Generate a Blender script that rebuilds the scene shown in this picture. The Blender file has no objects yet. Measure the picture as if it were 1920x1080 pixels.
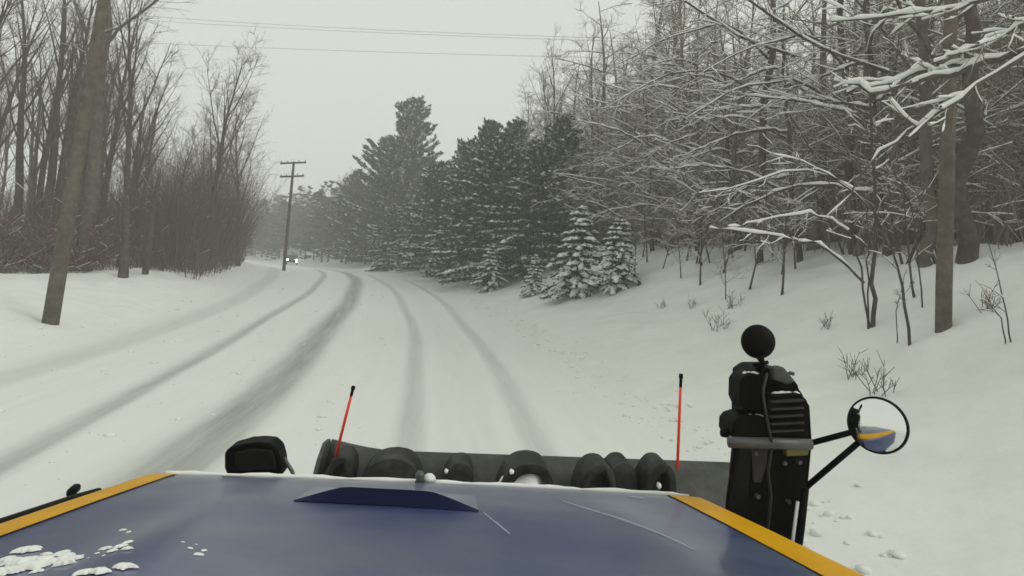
import bpy, bmesh, math, random
import numpy as np
from mathutils import Vector, Matrix

SC = bpy.context.scene
COL = SC.collection

# ------------------------------------------------------------------ camera
LENS_PX = 1150.0                       # focal length in pixels of a 1920 wide picture
PITCH, ROLL = math.radians(5.5), math.radians(3.3)
SHIFT = -0.0760
CAM = np.array([0.0, 0.0, 2.8])
cf = np.array([0, math.cos(PITCH), math.sin(PITCH)])
cu0 = np.array([0, -math.sin(PITCH), math.cos(PITCH)])
cr0 = np.array([1.0, 0, 0])
cr = cr0 * math.cos(ROLL) + cu0 * math.sin(ROLL)
cu = -cr0 * math.sin(ROLL) + cu0 * math.cos(ROLL)
cam_d = bpy.data.cameras.new('dash_camera')
cam_d.sensor_width = 36.0
cam_d.lens = 36.0 * LENS_PX / 1920.0
cam_d.shift_y = SHIFT
cam_d.clip_start = 0.05
cam_d.clip_end = 4000
cam = bpy.data.objects.new('dash_camera', cam_d)
COL.objects.link(cam)
M = Matrix((cr, cu, -cf)).transposed().to_4x4()
M.translation = Vector(CAM)
cam.matrix_world = M
SC.camera = cam

# ------------------------------------------------------------------ overcast sky and weak sun
SUN_EL, SUN_AZ = math.radians(38), math.radians(105)
world = bpy.data.worlds.new('World')
SC.world = world
world.use_nodes = True
wn, wl = world.node_tree.nodes, world.node_tree.links
wn.clear()
w_out = wn.new('ShaderNodeOutputWorld')
w_bg = wn.new('ShaderNodeBackground')
w_sky = wn.new('ShaderNodeTexSky')
w_sky.sky_type = 'NISHITA'
w_sky.sun_disc = False
w_sky.sun_elevation = SUN_EL
w_sky.sun_rotation = SUN_AZ
w_sky.dust_density = 6.0
w_hsv = wn.new('ShaderNodeHueSaturation')
w_hsv.inputs['Saturation'].default_value = 0.10
w_hsv.inputs['Value'].default_value = 1.0
w_mix = wn.new('ShaderNodeMixRGB')
w_mix.inputs['Fac'].default_value = 0.86                      # thick cloud: nearly even
w_mix.inputs['Color2'].default_value = (7.05, 7.22, 6.55, 1)
w_bg.inputs['Strength'].default_value = 0.10
wl.new(w_sky.outputs[0], w_hsv.inputs['Color'])
wl.new(w_hsv.outputs[0], w_mix.inputs['Color1'])
wl.new(w_mix.outputs[0], w_bg.inputs['Color'])
wl.new(w_bg.outputs[0], w_out.inputs['Surface'])

sun_d = bpy.data.lights.new('sun', 'SUN')
sun_d.energy = 0.80
sun_d.angle = math.radians(35)
sun_d.color = (1.0, 0.97, 0.92)
sun = bpy.data.objects.new('sun', sun_d)
COL.objects.link(sun)
sd = Vector((math.sin(SUN_AZ) * math.cos(SUN_EL), math.cos(SUN_AZ) * math.cos(SUN_EL), math.sin(SUN_EL)))
sun.rotation_euler = sd.to_track_quat('Z', 'Y').to_euler()

vs = SC.view_settings
vs.view_transform = 'Standard'
vs.look = 'None'
vs.exposure = 0.17
vs.gamma = 1.0
vs.use_curve_mapping = False
SC.render.engine = 'CYCLES'
cy = SC.cycles
cy.use_denoising = True
cy.max_bounces = 6
cy.diffuse_bounces = 3
cy.glossy_bounces = 3
cy.transparent_max_bounces = 8
cy.volume_bounces = 2
cy.filter_width = 1.6
cy.sample_clamp_indirect = 4.0


# ------------------------------------------------------------------ maths helpers
def ray(px, py):
    v = cf + cr * (px - 960) / LENS_PX + cu * (540 - py + SHIFT * 1920) / LENS_PX
    return v / v[1]


def at(px, py, d):
    """point d metres ahead of the camera seen at photograph position px, py"""
    return CAM + ray(px, py) * d


def lerp(xs, ys, v):
    return np.interp(v, xs, ys)


def road_x(y):
    y = np.asarray(y, float)
    yc = np.clip(y, 0, 140)
    return 0.3 - 0.05 * yc - 0.0027 * yc ** 2 + (y - yc) * np.where(y < 0, -0.05, -0.05 - 0.0054 * 140)


def road_k(y):
    sl = -0.05 - 0.0054 * np.clip(np.asarray(y, float), 0, 140)
    return np.sqrt(1 + sl ** 2)


def rise(y):
    t = np.clip((np.asarray(y, float) - 15) / 50, 0, 1)
    return 1.45 * t * t * (3 - 2 * t)


def sy(x, y):
    return (x - road_x(y)) / road_k(y)


def edge_l(y):
    return float(np.interp(y, [8, 20, 27, 33, 45, 55, 70], [-34, -26, -20.5, -16.0, -13.8, -13.0, -12.6]))


def wob(x, y):
    return (0.5 * np.sin(x * 0.61 + 1.3 * np.sin(y * 0.23)) + 0.35 * np.sin(y * 0.53 + x * 0.31 + 2)
            + 0.25 * np.sin(x * 1.7 - y * 1.1) + 0.2 * np.sin(x * 2.9 + y * 2.3 + 1))


PR_S = [-400, -120, -60, -30, -18, -14, -12.4, -11, -10.2, 3.0, 4.0, 5.0, 7.5, 9.2, 10.5, 12.2, 14, 18, 30, 60, 120, 400]
PR_Z = [2.0, 2.0, 1.9, 1.5, 1.1, 0.8, 0.5, 0.2, 0.0, 0.0, 0.12, 0.3, 1.1, 2.0, 2.9, 3.6, 4.1, 4.5, 5.5, 9, 13, 14]


def height_s(s, y):
    x = road_x(y) + s * road_k(y)
    z = 0
    for o in (-0.7, 0, 0.7):
        z = z + np.interp(s + o, PR_S, PR_Z) / 3
    z = z + rise(y)
    off = np.clip((np.maximum(s - 3.5, -10.8 - s)) / 4, 0, 1)
    z = z + off * (0.16 * wob(x, y) + 0.085 * np.sin(x * 2.1 + 1.7 * np.sin(y * 1.3)) * np.sin(y * 1.9 + np.sin(x * 1.6)))
    # wheel tracks pressed into the snow
    for ty, tc, w, dep, _ in TRACKS:
        q = (s - track_c(ty, tc, y)) / w
        z = z - dep * np.exp(-q ** 4) + 0.35 * dep * np.exp(-((np.abs(q) - 1.45) / .35) ** 2)
    return z


#         distance ahead, offset from our lane's centre, half width, depth, bareness
TRACKS = [([0, 9.5, 23, 39, 48, 69, 100], [-3.7, -3.9, -4.5, -3.9, -3.2, -2.4, -2.6], 0.47, 0.045, 0.86),
          ([0, 8, 20, 33, 46, 69, 100], [-5.2, -5.85, -7.2, -6.9, -6.0, -4.7, -4.6], 0.22, 0.04, 0.64),
          ([0, 10, 28, 45, 62, 100], [-1.0, -0.97, -1.05, -1.0, -1.0, -1.0], 0.22, 0.035, 0.44),
          ([0, 10, 26, 47, 69, 100], [1.1, 1.15, 1.3, 1.6, 1.05, 1.0], 0.24, 0.035, 0.36),
          ([0, 13, 17, 26, 100], [-9.2, -9.4, -9.65, -9.8, -9.8], 0.5, 0.04, 0.28),
          ([0, 100], [0.05, 0.05], 0.55, 0.01, 0.07)]


def track_c(ty, tc, y):
    c = 0
    for o in (-6, -3, 0, 3, 6):
        c = c + np.interp(np.asarray(y, float) + o, ty, tc) / 5
    return c + 0.05 * np.sin(np.asarray(y, float) * 0.35 + tc[0])


def gz(x, y):
    return float(height_s(np.array(sy(x, y)), np.array(float(y))))


def on_ground(px, d, dx=0.0):
    """ground point d metres ahead in the direction of photograph column px"""
    x = 0.0
    py = 505 + (px - 960) * 0.0577
    for _ in range(6):
        p = at(px, py, d)
        z = gz(p[0], d)
        py -= (z - p[2]) / d * LENS_PX
    return np.array([p[0] + dx, d, gz(p[0] + dx, d)])


def hit(px, py, lo=4.0):
    """distance ahead at which the line of sight through px, py meets the ground"""
    r_ = ray(px, py)
    for d in np.arange(lo, 60, .05):
        q = CAM + r_ * d
        if q[2] <= gz(q[0], q[1]):
            return float(d)
    return 15.0


# ------------------------------------------------------------------ mesh helpers
class MB:
    """collects vertices and faces, builds one mesh"""

    def __init__(self):
        self.v, self.f, self.n = [], [], 0
        self.tubes = {}

    def add(self, verts, faces):
        verts = np.asarray(verts, float).reshape(-1, 3)
        faces = np.asarray(faces, int)
        self.v.append(verts)
        self.f.append(faces + self.n)
        self.n += len(verts)

    def tube(self, pts, rad, k):
        self.tubes.setdefault((len(pts), k), []).append((pts, rad))

    def flush(self):
        for (n, k), L in self.tubes.items():
            P = np.array([a for a, _ in L], float)
            R = np.array([b for _, b in L], float)
            v, f = tubes(P, R, k)
            self.add(v, f)
        self.tubes = {}

    def mesh(self, name, mat, smooth=False):
        self.flush()
        me = bpy.data.meshes.new(name)
        if self.v:
            v = np.concatenate(self.v)
            tot = np.concatenate([np.full(len(f), f.shape[1]) for f in self.f if len(f)])
            idx = np.concatenate([f.ravel() for f in self.f if len(f)])
            me.vertices.add(len(v))
            me.vertices.foreach_set('co', v.ravel())
            me.loops.add(len(idx))
            me.loops.foreach_set('vertex_index', idx)
            me.polygons.add(len(tot))
            me.polygons.foreach_set('loop_start', np.concatenate([[0], np.cumsum(tot)[:-1]]))
            me.polygons.foreach_set('use_smooth', np.full(len(tot), smooth))
            me.update(calc_edges=True)
            me.validate()
        me.materials.append(mat)
        return me


def tubes(P, R, k):
    """P (B,n,3) paths, R (B,n) radii -> vertices and quads of k-sided tubes, one face turned up"""
    B, n, _ = P.shape
    T = np.gradient(P, axis=1)
    T /= np.linalg.norm(T, axis=2, keepdims=True) + 1e-9
    mean = P[:, -1] - P[:, 0]
    mean /= np.linalg.norm(mean, axis=1, keepdims=True) + 1e-9
    ref = np.where((np.abs(mean[:, 2]) > 0.92)[:, None], np.array([[0.0, 1.0, 0.0]]), np.array([[0.0, 0.0, 1.0]]))
    N1 = np.cross(T, ref[:, None, :])
    N1 /= np.linalg.norm(N1, axis=2, keepdims=True) + 1e-9
    N2 = np.cross(N1, T)
    a = math.pi / 2 + math.pi / k + np.arange(k) * 2 * math.pi / k
    V = P[:, :, None, :] + R[:, :, None, None] * (np.cos(a)[None, None, :, None] * N1[:, :, None, :] + np.sin(a)[None, None, :, None] * N2[:, :, None, :])
    base = (np.arange(B) * n * k)[:, None, None]
    i = np.arange(n - 1)[None, :, None] * k
    j = np.arange(k)[None, None, :]
    j2 = (j + 1) % k
    q = np.stack([base + i + j, base + i + j2, base + i + k + j2, base + i + k + j], axis=-1)
    return V.reshape(-1, 3), q.reshape(-1, 4)


def obj(name, me, parent=None, loc=None):
    o = bpy.data.objects.new(name, me)
    COL.objects.link(o)
    if loc is not None:
        o.location = loc
    if parent is not None:
        o.parent = parent
    return o


def thing(name, label, cat, loc=(0, 0, 0), group=None, rotz=0.0, scale=1.0):
    o = bpy.data.objects.new(name, None)
    COL.objects.link(o)
    o.empty_display_size = 0.3
    o.location = loc
    o.rotation_euler = (0, 0, rotz)
    o.scale = (scale,) * 3
    return tag(o, label, cat, group)


def tag(o, label, cat, group=None):
    o['label'] = label
    o['category'] = cat
    if group:
        o['group'] = group
    return o


def bm_mesh(name, bm, mat, smooth=False, bevel=0.0, seg=2):
    if bevel > 0:
        bmesh.ops.bevel(bm, geom=list(bm.edges), offset=bevel, segments=seg, affect='EDGES', profile=0.5, clamp_overlap=True)
    bmesh.ops.recalc_face_normals(bm, faces=bm.faces)
    me = bpy.data.meshes.new(name)
    bm.to_mesh(me)
    bm.free()
    me.polygons.foreach_set('use_smooth', np.full(len(me.polygons), smooth))
    me.materials.append(mat)
    return me


def prism(poly, ext):
    """closed outline (3-D points) pushed along ext"""
    bm = bmesh.new()
    a = [bm.verts.new(Vector(p)) for p in poly]
    b = [bm.verts.new(Vector(p) + Vector(ext)) for p in poly]
    n = len(a)
    bm.faces.new(a)
    bm.faces.new(b[::-1])
    for i in range(n):
        bm.faces.new((a[i], b[i], b[(i + 1) % n], a[(i + 1) % n]))
    return bm


def obox(c, ax, dims):
    """box with centre c, three axes, three sizes"""
    bm = bmesh.new()
    bmesh.ops.create_cube(bm, size=1.0)
    for v in bm.verts:
        v.co = Vector(c) + sum((Vector(ax[i]) * (v.co[i] * dims[i]) for i in range(3)), Vector())
    return bm


def tube_mesh(name, pts, rad, mat, k=10, smooth=True, cap=True):
    bm = bmesh.new()
    v, q = tubes(np.array([pts], float), np.array([rad], float), k)
    bv = [bm.verts.new(p) for p in v]
    for f in q:
        bm.faces.new([bv[i] for i in f])
    if cap:
        bm.faces.new(bv[:k])
        bm.faces.new(bv[-k:])
    return bm_mesh(name, bm, mat, smooth)


def lathe(prof, c, axis, k=40):
    """profile [(radius, along)] turned about axis through c"""
    bm = bmesh.new()
    ax = Vector(axis).normalized()
    e1 = ax.orthogonal().normalized()
    e2 = ax.cross(e1)
    rings = []
    for r, h in prof:
        if r < 1e-6:
            rings.append([bm.verts.new(Vector(c) + ax * h)])
        else:
            rings.append([bm.verts.new(Vector(c) + ax * h + (e1 * math.cos(2 * math.pi * i / k) + e2 * math.sin(2 * math.pi * i / k)) * r) for i in range(k)])
    for a, b in zip(rings[:-1], rings[1:]):
        for i in range(k):
            j = (i + 1) % k
            vs_ = []
            for v in ((a[i % len(a)], a[j % len(a)], b[j % len(b)], b[i % len(b)])):
                if v not in vs_:
                    vs_.append(v)
            if len(vs_) > 2:
                bm.faces.new(vs_)
    return bm


# ------------------------------------------------------------------ materials
def mat(name, color, rough=0.7, metal=0.0, coat=0.0, noise=None, bump=None, emit=None, spec=0.5):
    """noise = (scale, colour2, low, high) mixes a second colour in; bump = (scale, strength, distance)"""
    m = bpy.data.materials.new(name)
    m.use_nodes = True
    nt = m.node_tree
    b = nt.nodes['Principled BSDF']
    b.inputs['Base Color'].default_value = (*color, 1)
    b.inputs['Roughness'].default_value = rough
    b.inputs['Metallic'].default_value = metal
    b.inputs['Coat Weight'].default_value = coat
    b.inputs['Coat Roughness'].default_value = 0.18
    b.inputs['Specular IOR Level'].default_value = spec
    tc = nt.nodes.new('ShaderNodeTexCoord')
    if noise:
        n = nt.nodes.new('ShaderNodeTexNoise')
        n.inputs['Scale'].default_value = noise[0]
        n.inputs['Detail'].default_value = 6
        n.inputs['Roughness'].default_value = 0.65
        r = nt.nodes.new('ShaderNodeValToRGB')
        r.color_ramp.elements[0].position = noise[2]
        r.color_ramp.elements[1].position = noise[3]
        r.color_ramp.elements[0].color = (*color, 1)
        r.color_ramp.elements[1].color = (*noise[1], 1)
        nt.links.new(tc.outputs['Object'], n.inputs['Vector'])
        nt.links.new(n.outputs['Fac'], r.inputs['Fac'])
        nt.links.new(r.outputs['Color'], b.inputs['Base Color'])
    if bump:
        n2 = nt.nodes.new('ShaderNodeTexNoise')
        n2.inputs['Scale'].default_value = bump[0]
        n2.inputs['Detail'].default_value = 5
        bp = nt.nodes.new('ShaderNodeBump')
        bp.inputs['Strength'].default_value = bump[1]
        bp.inputs['Distance'].default_value = bump[2]
        nt.links.new(tc.outputs['Object'], n2.inputs['Vector'])
        nt.links.new(n2.outputs['Fac'], bp.inputs['Height'])
        nt.links.new(bp.outputs['Normal'], b.inputs['Normal'])
    if emit:
        b.inputs['Emission Color'].default_value = (*emit[0], 1)
        b.inputs['Emission Strength'].default_value = emit[1]
    return m


def snow_capped(m, lo=0.45, hi=0.75, scale=6.0, amount=0.5):
    """settled snow on whatever faces up, broken by noise"""
    nt = m.node_tree
    b = nt.nodes['Principled BSDF']
    src = b.inputs['Base Color'].links[0].from_socket if b.inputs['Base Color'].links else None
    g = nt.nodes.new('ShaderNodeNewGeometry')
    sx = nt.nodes.new('ShaderNodeSeparateXYZ')
    nt.links.new(g.outputs['True Normal'], sx.inputs[0])
    no = nt.nodes.new('ShaderNodeTexNoise')
    no.inputs['Scale'].default_value = scale
    no.inputs['Detail'].default_value = 2
    nt.links.new(g.outputs['Position'], no.inputs['Vector'])
    ad = nt.nodes.new('ShaderNodeMath')
    ad.operation = 'MULTIPLY_ADD'
    ad.inputs[1].default_value = 1.2
    nt.links.new(no.outputs['Fac'], ad.inputs[0])
    ad2 = nt.nodes.new('ShaderNodeMath')
    ad2.operation = 'ADD'
    ad2.inputs[1].default_value = -0.6 + (amount - 0.5)
    nt.links.new(sx.outputs['Z'], ad2.inputs[0])
    nt.links.new(ad2.outputs[0], ad.inputs[2])
    mr = nt.nodes.new('ShaderNodeMapRange')
    mr.inputs['From Min'].default_value = lo
    mr.inputs['From Max'].default_value = hi
    nt.links.new(ad.outputs[0], mr.inputs['Value'])
    mx = nt.nodes.new('ShaderNodeMixRGB')
    mx.inputs['Color1'].default_value = b.inputs['Base Color'].default_value
    mx.inputs['Color2'].default_value = (0.78, 0.79, 0.77, 1)
    if src:
        nt.links.new(src, mx.inputs['Color1'])
    nt.links.new(mr.outputs[0], mx.inputs['Fac'])
    nt.links.new(mx.outputs[0], b.inputs['Base Color'])
    return m


SNOW = (0.72, 0.735, 0.705)
m_snow = mat('settled_snow', SNOW, 0.75, noise=(0.9, (0.66, 0.675, 0.645), 0.45, 0.75), bump=(1.6, 0.5, 0.12), spec=0.2)
m_snow_lump = mat('branch_snow', (0.78, 0.79, 0.76), 0.8, spec=0.2)
m_bark = mat('grey_bark', (0.075, 0.068, 0.054), 0.9, noise=(3.0, (0.14, 0.128, 0.105), 0.40, 0.68), bump=(22, 0.6, 0.03), spec=0.2)
m_bark_dark = mat('dark_bark', (0.055, 0.047, 0.037), 0.9, noise=(4.0, (0.11, 0.098, 0.078), 0.45, 0.7), bump=(18, 0.7, 0.03), spec=0.2)
m_bark_snowy = snow_capped(mat('windblown_bark', (0.105, 0.094, 0.070), 0.9, noise=(3.0, (0.18, 0.162, 0.128), 0.40, 0.68), spec=0.2), amount=0.42)
m_twig_left = snow_capped(mat('brown_twig', (0.098, 0.085, 0.065), 0.9, spec=0.2), 0.6, 0.95, amount=0.30)
m_twig_right = snow_capped(mat('snowy_twig', (0.145, 0.128, 0.094), 0.9, spec=0.2), 0.5, 0.8, amount=0.50)
m_brush = snow_capped(mat('brush_stem', (0.092, 0.078, 0.056), 0.9, noise=(0.25, (0.128, 0.108, 0.082), 0.45, 0.65), spec=0.2), 0.7, 1.0, amount=0.35)
m_brush_grey = snow_capped(mat('grey_brush_stem', (0.175, 0.155, 0.116), 0.9, noise=(0.3, (0.20, 0.18, 0.14), 0.45, 0.65), spec=0.2), 0.7, 1.0, amount=0.36)
m_leaf = mat('withered_leaf', (0.12, 0.062, 0.038), 0.8, noise=(1.5, (0.17, 0.105, 0.065), 0.4, 0.7))
m_needle = snow_capped(mat('pine_needle', (0.028, 0.040, 0.026), 0.8, noise=(0.8, (0.052, 0.064, 0.042), 0.4, 0.65), spec=0.2), 0.72, 1.10, scale=1.2, amount=0.44)
m_needle_dark = mat('spruce_needle', (0.024, 0.034, 0.024), 0.8, noise=(2.0, (0.045, 0.054, 0.036), 0.4, 0.65), spec=0.2)
m_pole = mat('weathered_pole', (0.085, 0.077, 0.058), 0.9, noise=(4, (0.15, 0.138, 0.108), 0.38, 0.7), bump=(25, 0.7, 0.02), spec=0.15)
m_pole_far = mat('tarred_pole', (0.06, 0.055, 0.045), 0.85, noise=(6, (0.09, 0.082, 0.07), 0.4, 0.7))
m_wire = mat('cable', (0.22, 0.22, 0.22), 0.6)


def road_material():
    m = bpy.data.materials.new('driven_snow')
    m.use_nodes = True
    nt = m.node_tree
    b = nt.nodes['Principled BSDF']
    b.inputs['Roughness'].default_value = 0.7
    b.inputs['Specular IOR Level'].default_value = 0.25
    at_ = nt.nodes.new('ShaderNodeAttribute')
    at_.attribute_name = 'track'
    uv = nt.nodes.new('ShaderNodeAttribute')
    uv.attribute_name = 'lane'
    mp = nt.nodes.new('ShaderNodeMapping')
    mp.inputs['Scale'].default_value = (3.0, 0.22, 1)
    nt.links.new(uv.outputs['Vector'], mp.inputs['Vector'])
    n1 = nt.nodes.new('ShaderNodeTexNoise')
    n1.inputs['Scale'].default_value = 1.3
    n1.inputs['Detail'].default_value = 7
    n1.inputs['Roughness'].default_value = 0.7
    nt.links.new(mp.outputs[0], n1.inputs['Vector'])
    mr = nt.nodes.new('ShaderNodeMapRange')
    mr.inputs['From Min'].default_value = 0.30
    mr.inputs['From Max'].default_value = 0.68
    mr.inputs['To Min'].default_value = 0.72
    mr.inputs['To Max'].default_value = 1.08
    nt.links.new(n1.outputs['Fac'], mr.inputs['Value'])
    mu = nt.nodes.new('ShaderNodeMath')
    mu.operation = 'MULTIPLY'
    mu.use_clamp = True
    nt.links.new(at_.outputs['Fac'], mu.inputs[0])
    nt.links.new(mr.outputs[0], mu.inputs[1])
    # pale ruts of loose snow on the unpressed surface
    r2 = nt.nodes.new('ShaderNodeMapRange')
    r2.inputs['From Min'].default_value = 0.35
    r2.inputs['From Max'].default_value = 0.75
    r2.inputs['To Min'].default_value = 0.0
    r2.inputs['To Max'].default_value = 0.10
    nt.links.new(n1.outputs['Fac'], r2.inputs['Value'])
    ad = nt.nodes.new('ShaderNodeMath')
    ad.operation = 'ADD'
    ad.use_clamp = True
    nt.links.new(mu.outputs[0], ad.inputs[0])
    nt.links.new(r2.outputs[0], ad.inputs[1])
    mx = nt.nodes.new('ShaderNodeMixRGB')
    mx.inputs['Color1'].default_value = (*SNOW, 1)
    mx.inputs['Color2'].default_value = (0.27, 0.285, 0.265, 1)      # slush pressed down to the wet asphalt
    nt.links.new(ad.outputs[0], mx.inputs['Fac'])
    nt.links.new(mx.outputs[0], b.inputs['Base Color'])
    bp = nt.nodes.new('ShaderNodeBump')
    bp.inputs['Strength'].default_value = 0.25
    bp.inputs['Distance'].default_value = 0.03
    nt.links.new(n1.outputs['Fac'], bp.inputs['Height'])
    nt.links.new(bp.outputs['Normal'], b.inputs['Normal'])
    return m


# ------------------------------------------------------------------ the ground
def sheet(name, ss, ys, material, attrs=False, parts=None):
    S, Y = np.meshgrid(ss, ys)
    X = road_x(Y) + S * road_k(Y)
    Z = height_s(S, Y)
    n, k = len(ys), len(ss)
    idx = np.arange(n * k).reshape(n, k)
    q = np.stack([idx[:-1, :-1], idx[:-1, 1:], idx[1:, 1:], idx[1:, :-1]], -1).reshape(-1, 4)
    mb = MB()
    mb.add(np.stack([X, Y, Z], -1).reshape(-1, 3), q)
    return mb, S, Y


ROAD_L, ROAD_R = -11.0, 4.0
ys_road = np.unique(np.round(np.concatenate([np.arange(-30, 40, 0.5), np.arange(40, 100, 1.0), np.arange(100, 260, 3.0), [260]]), 3))
ss_road = np.round(np.arange(ROAD_L, ROAD_R + 0.001, 0.1), 3)
mb, S, Y = sheet('road', ss_road, ys_road, None)
me = mb.mesh('road', road_material(), True)
tr = np.zeros(S.size)
for ty, tc, w, dep, bare in TRACKS:
    tr = np.maximum(tr, bare * np.exp(-np.abs((S.ravel() - track_c(ty, tc, Y.ravel())) / (w * 1.1)) ** 3))
me.attributes.new('track', 'FLOAT', 'POINT').data.foreach_set('value', tr)
me.attributes.new('lane', 'FLOAT_VECTOR', 'POINT').data.foreach_set('vector', np.stack([S.ravel(), Y.ravel(), 0 * S.ravel()], -1).ravel())
o = obj('road', me)
o['kind'] = 'structure'
ss_r = np.concatenate([np.arange(ROAD_R, 20, 0.4), np.arange(20, 60, 2.0), np.arange(60, 261, 10.0)])
mb_r, _, _ = sheet('verge', ss_r, ys_road, None)
o = obj('snowy_bank', mb_r.mesh('snowy_bank', m_snow, True))
o['kind'] = 'structure'
ss_l = np.concatenate([np.arange(-260, -60, 10.0), np.arange(-60, -20, 2.0), np.arange(-20, ROAD_L, 0.4), [ROAD_L]])
mb_l, _, _ = sheet('verge', ss_l, ys_road, None)
o = obj('snowy_verge', mb_l.mesh('snowy_verge', m_snow, True))
o['kind'] = 'structure'
mb = MB()
g = np.linspace(-600, 600, 13)
GX, GY = np.meshgrid(g, g + 200)
idx = np.arange(169).reshape(13, 13)
mb.add(np.stack([GX, GY, 0 * GX - 0.6], -1), np.stack([idx[:-1, :-1], idx[:-1, 1:], idx[1:, 1:], idx[1:, :-1]], -1).reshape(-1, 4))
o = obj('ground', mb.mesh('ground', m_snow))
o['kind'] = 'structure'

# ------------------------------------------------------------------ trees
U = random.uniform
random.seed(14)
clods = MB()
ico = bmesh.new()
bmesh.ops.create_icosphere(ico, subdivisions=1, radius=1)
iv = np.array([v.co[:] for v in ico.verts])
if_ = np.array([[v.index for v in f.verts] for f in ico.faces])
ico.free()
for i in range(1500):
    y = 5 + 55 * random.random() ** 1.6
    s = random.choice([3.6, 3.6, 3.9, -10.9, -2.5, -5.3, -8.2]) + random.gauss(0, .45)
    if -11 < s < 3.2 and random.random() < .6:
        continue
    x = float(road_x(y)) + s * float(road_k(y))
    r_ = .018 + .06 * random.random() ** 3
    z = gz(x, y)
    clods.add(iv * np.array([r_ * U(.8, 1.5), r_ * U(.8, 1.5), r_ * U(.4, .8)]) * (1 + .18 * np.sin(iv[:, [1, 2, 0]] * 5 + i)) + np.array([x, y, z + r_ * .15]), if_)
o = obj('snow_clods', clods.mesh('snow_clods', m_snow, True))
tag(o, 'small clods of thrown snow scattered along the road edges and wheel tracks', 'snow clods')
o['kind'] = 'stuff'


def nrm(v):
    l = math.sqrt(v[0] ** 2 + v[1] ** 2 + v[2] ** 2) or 1
    return (v[0] / l, v[1] / l, v[2] / l)


def side_dir(d, ang, az):
    """direction at angle ang from d, at azimuth az round it"""
    a = (0, 0, 1) if abs(d[2]) < 0.9 else (1, 0, 0)
    e1 = nrm((d[1] * a[2] - d[2] * a[1], d[2] * a[0] - d[0] * a[2], d[0] * a[1] - d[1] * a[0]))
    e2 = (d[1] * e1[2] - d[2] * e1[1], d[2] * e1[0] - d[0] * e1[2], d[0] * e1[1] - d[1] * e1[0])
    c, s = math.cos(ang), math.sin(ang)
    ca, sa = math.cos(az), math.sin(az)
    return tuple(d[i] * c + s * (e1[i] * ca + e2[i] * sa) for i in range(3))


def grow(p, d, L, n, trop, wig):
    pts = [p]
    st = L / (n - 1)
    for _ in range(n - 1):
        d = nrm((d[0] + U(-wig, wig), d[1] + U(-wig, wig), d[2] + U(-wig, wig) + trop))
        p = (p[0] + d[0] * st, p[1] + d[1] * st, p[2] + d[2] * st)
        pts.append(p)
    return pts


def along(pts, f):
    x = f * (len(pts) - 1)
    i = min(int(x), len(pts) - 2)
    t = x - i
    a, b = pts[i], pts[i + 1]
    return tuple(a[k] + (b[k] - a[k]) * t for k in range(3)), nrm(tuple(b[k] - a[k] for k in range(3)))


def taper(r0, r1, n):
    return [r0 + (r1 - r0) * i / (n - 1) for i in range(n)]


def ridge(mb_s, pts, rad, load, prob=1.0):
    """settled snow along the top of a branch: thick where it lies level, none where it stands upright"""
    n = len(pts)
    P, R = [], []
    for i in range(n):
        a, b = pts[max(i - 1, 0)], pts[min(i + 1, n - 1)]
        d = nrm(tuple(b[k] - a[k] for k in range(3)))
        lev = max(0.0, min(1.0, (0.86 - abs(d[2])) / 0.45))
        k = lev * U(0.35, 1.35) * (0.0 if U(0, 1) > prob else 1.0)
        P.append((pts[i][0], pts[i][1], pts[i][2] + rad[i] * 0.8 + load * 0.85 * k))
        R.append((rad[i] * 0.6 + load * 0.85) * k + 0.001)
    mb_s.tube(P, R, 5)


def bare_tree(seed, H, r0, c0, nl, ang, lf, trop, ns, nt, load, wig=0.10, twl=1.0, low=0):
    """trunk, limbs, branches and twigs of one leafless tree -> three meshes' worth of tubes"""
    random.seed(seed)
    T, C, S = MB(), MB(), MB()
    n = 9
    tp = grow((0, 0, -0.4), nrm((U(-.05, .05), U(-.05, .05), 1)), H + 0.4, n, 0.03, 0.07)
    tr_ = [r0 * (1.35 if i == 0 else 1.0) * (1 - 0.93 * (i / (n - 1)) ** 1.1) + 0.008 for i in range(n)]
    T.tube(tp, tr_, 9)
    az = U(0, 6.3)
    for i in range(nl + low):
        if i < nl:
            f = c0 + (0.97 - c0) * (i + U(0, .9)) / nl
            L = H * lf * (1.15 - 0.75 * (f - c0) / (1 - c0)) * U(0.7, 1.15)
        else:
            f = U(0.10, c0)
            L = U(1.0, 2.6)
        az += 2.4 + U(-.5, .5)
        p, d = along(tp, f)
        rr = r0 * (1 - 0.93 * f ** 1.1)
        ld = side_dir(d, U(*ang), az)
        lp = grow(p, ld, L, 7, trop, wig)
        rl = min(rr * 0.62, 0.010 * L + 0.012)
        lr = taper(rl, 0.008, 7)
        T.tube(lp, lr, 6)
        if load:
            ridge(S, lp, lr, load, 0.92)
        for j in range(max(3, int(ns * L / (H * lf)))):
            g_ = U(0.2, 0.97)
            p2, d2 = along(lp, g_)
            bl = L * U(.22, .42) * (1.15 - 0.6 * g_)
            bd = side_dir(d2, U(.5, 1.0), U(0, 6.3))
            bp_ = grow(p2, bd, bl, 5, trop * 0.7, wig * 1.2)
            br = taper(min(rl * .5, .006 * bl + .008), .006, 5)
            C.tube(bp_, br, 4)
            if load:
                ridge(S, bp_, br, load * .7, 0.7)
            for q in range(nt):
                h_ = U(0.15, 1.0)
                p3, d3 = along(bp_, h_)
                t_l = U(.35, .95) * twl
                td = side_dir(d3, U(.35, .9), U(0, 6.3))
                t_p = grow(p3, td, t_l, 3, trop * 0.5, .14)
                C.tube(t_p, [.0075, .006, .004], 3)
                if load and U(0, 1) < .35:
                    ridge(S, t_p, [.007, .006, .004], load * .45, 0.8)
                p4, d4 = along(t_p, U(.3, .8))
                C.tube(grow(p4, side_dir(d4, U(.4, .9), U(0, 6.3)), t_l * .55, 3, 0, .12), [.006, .005, .0035], 3)
    return T, C, S


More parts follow.
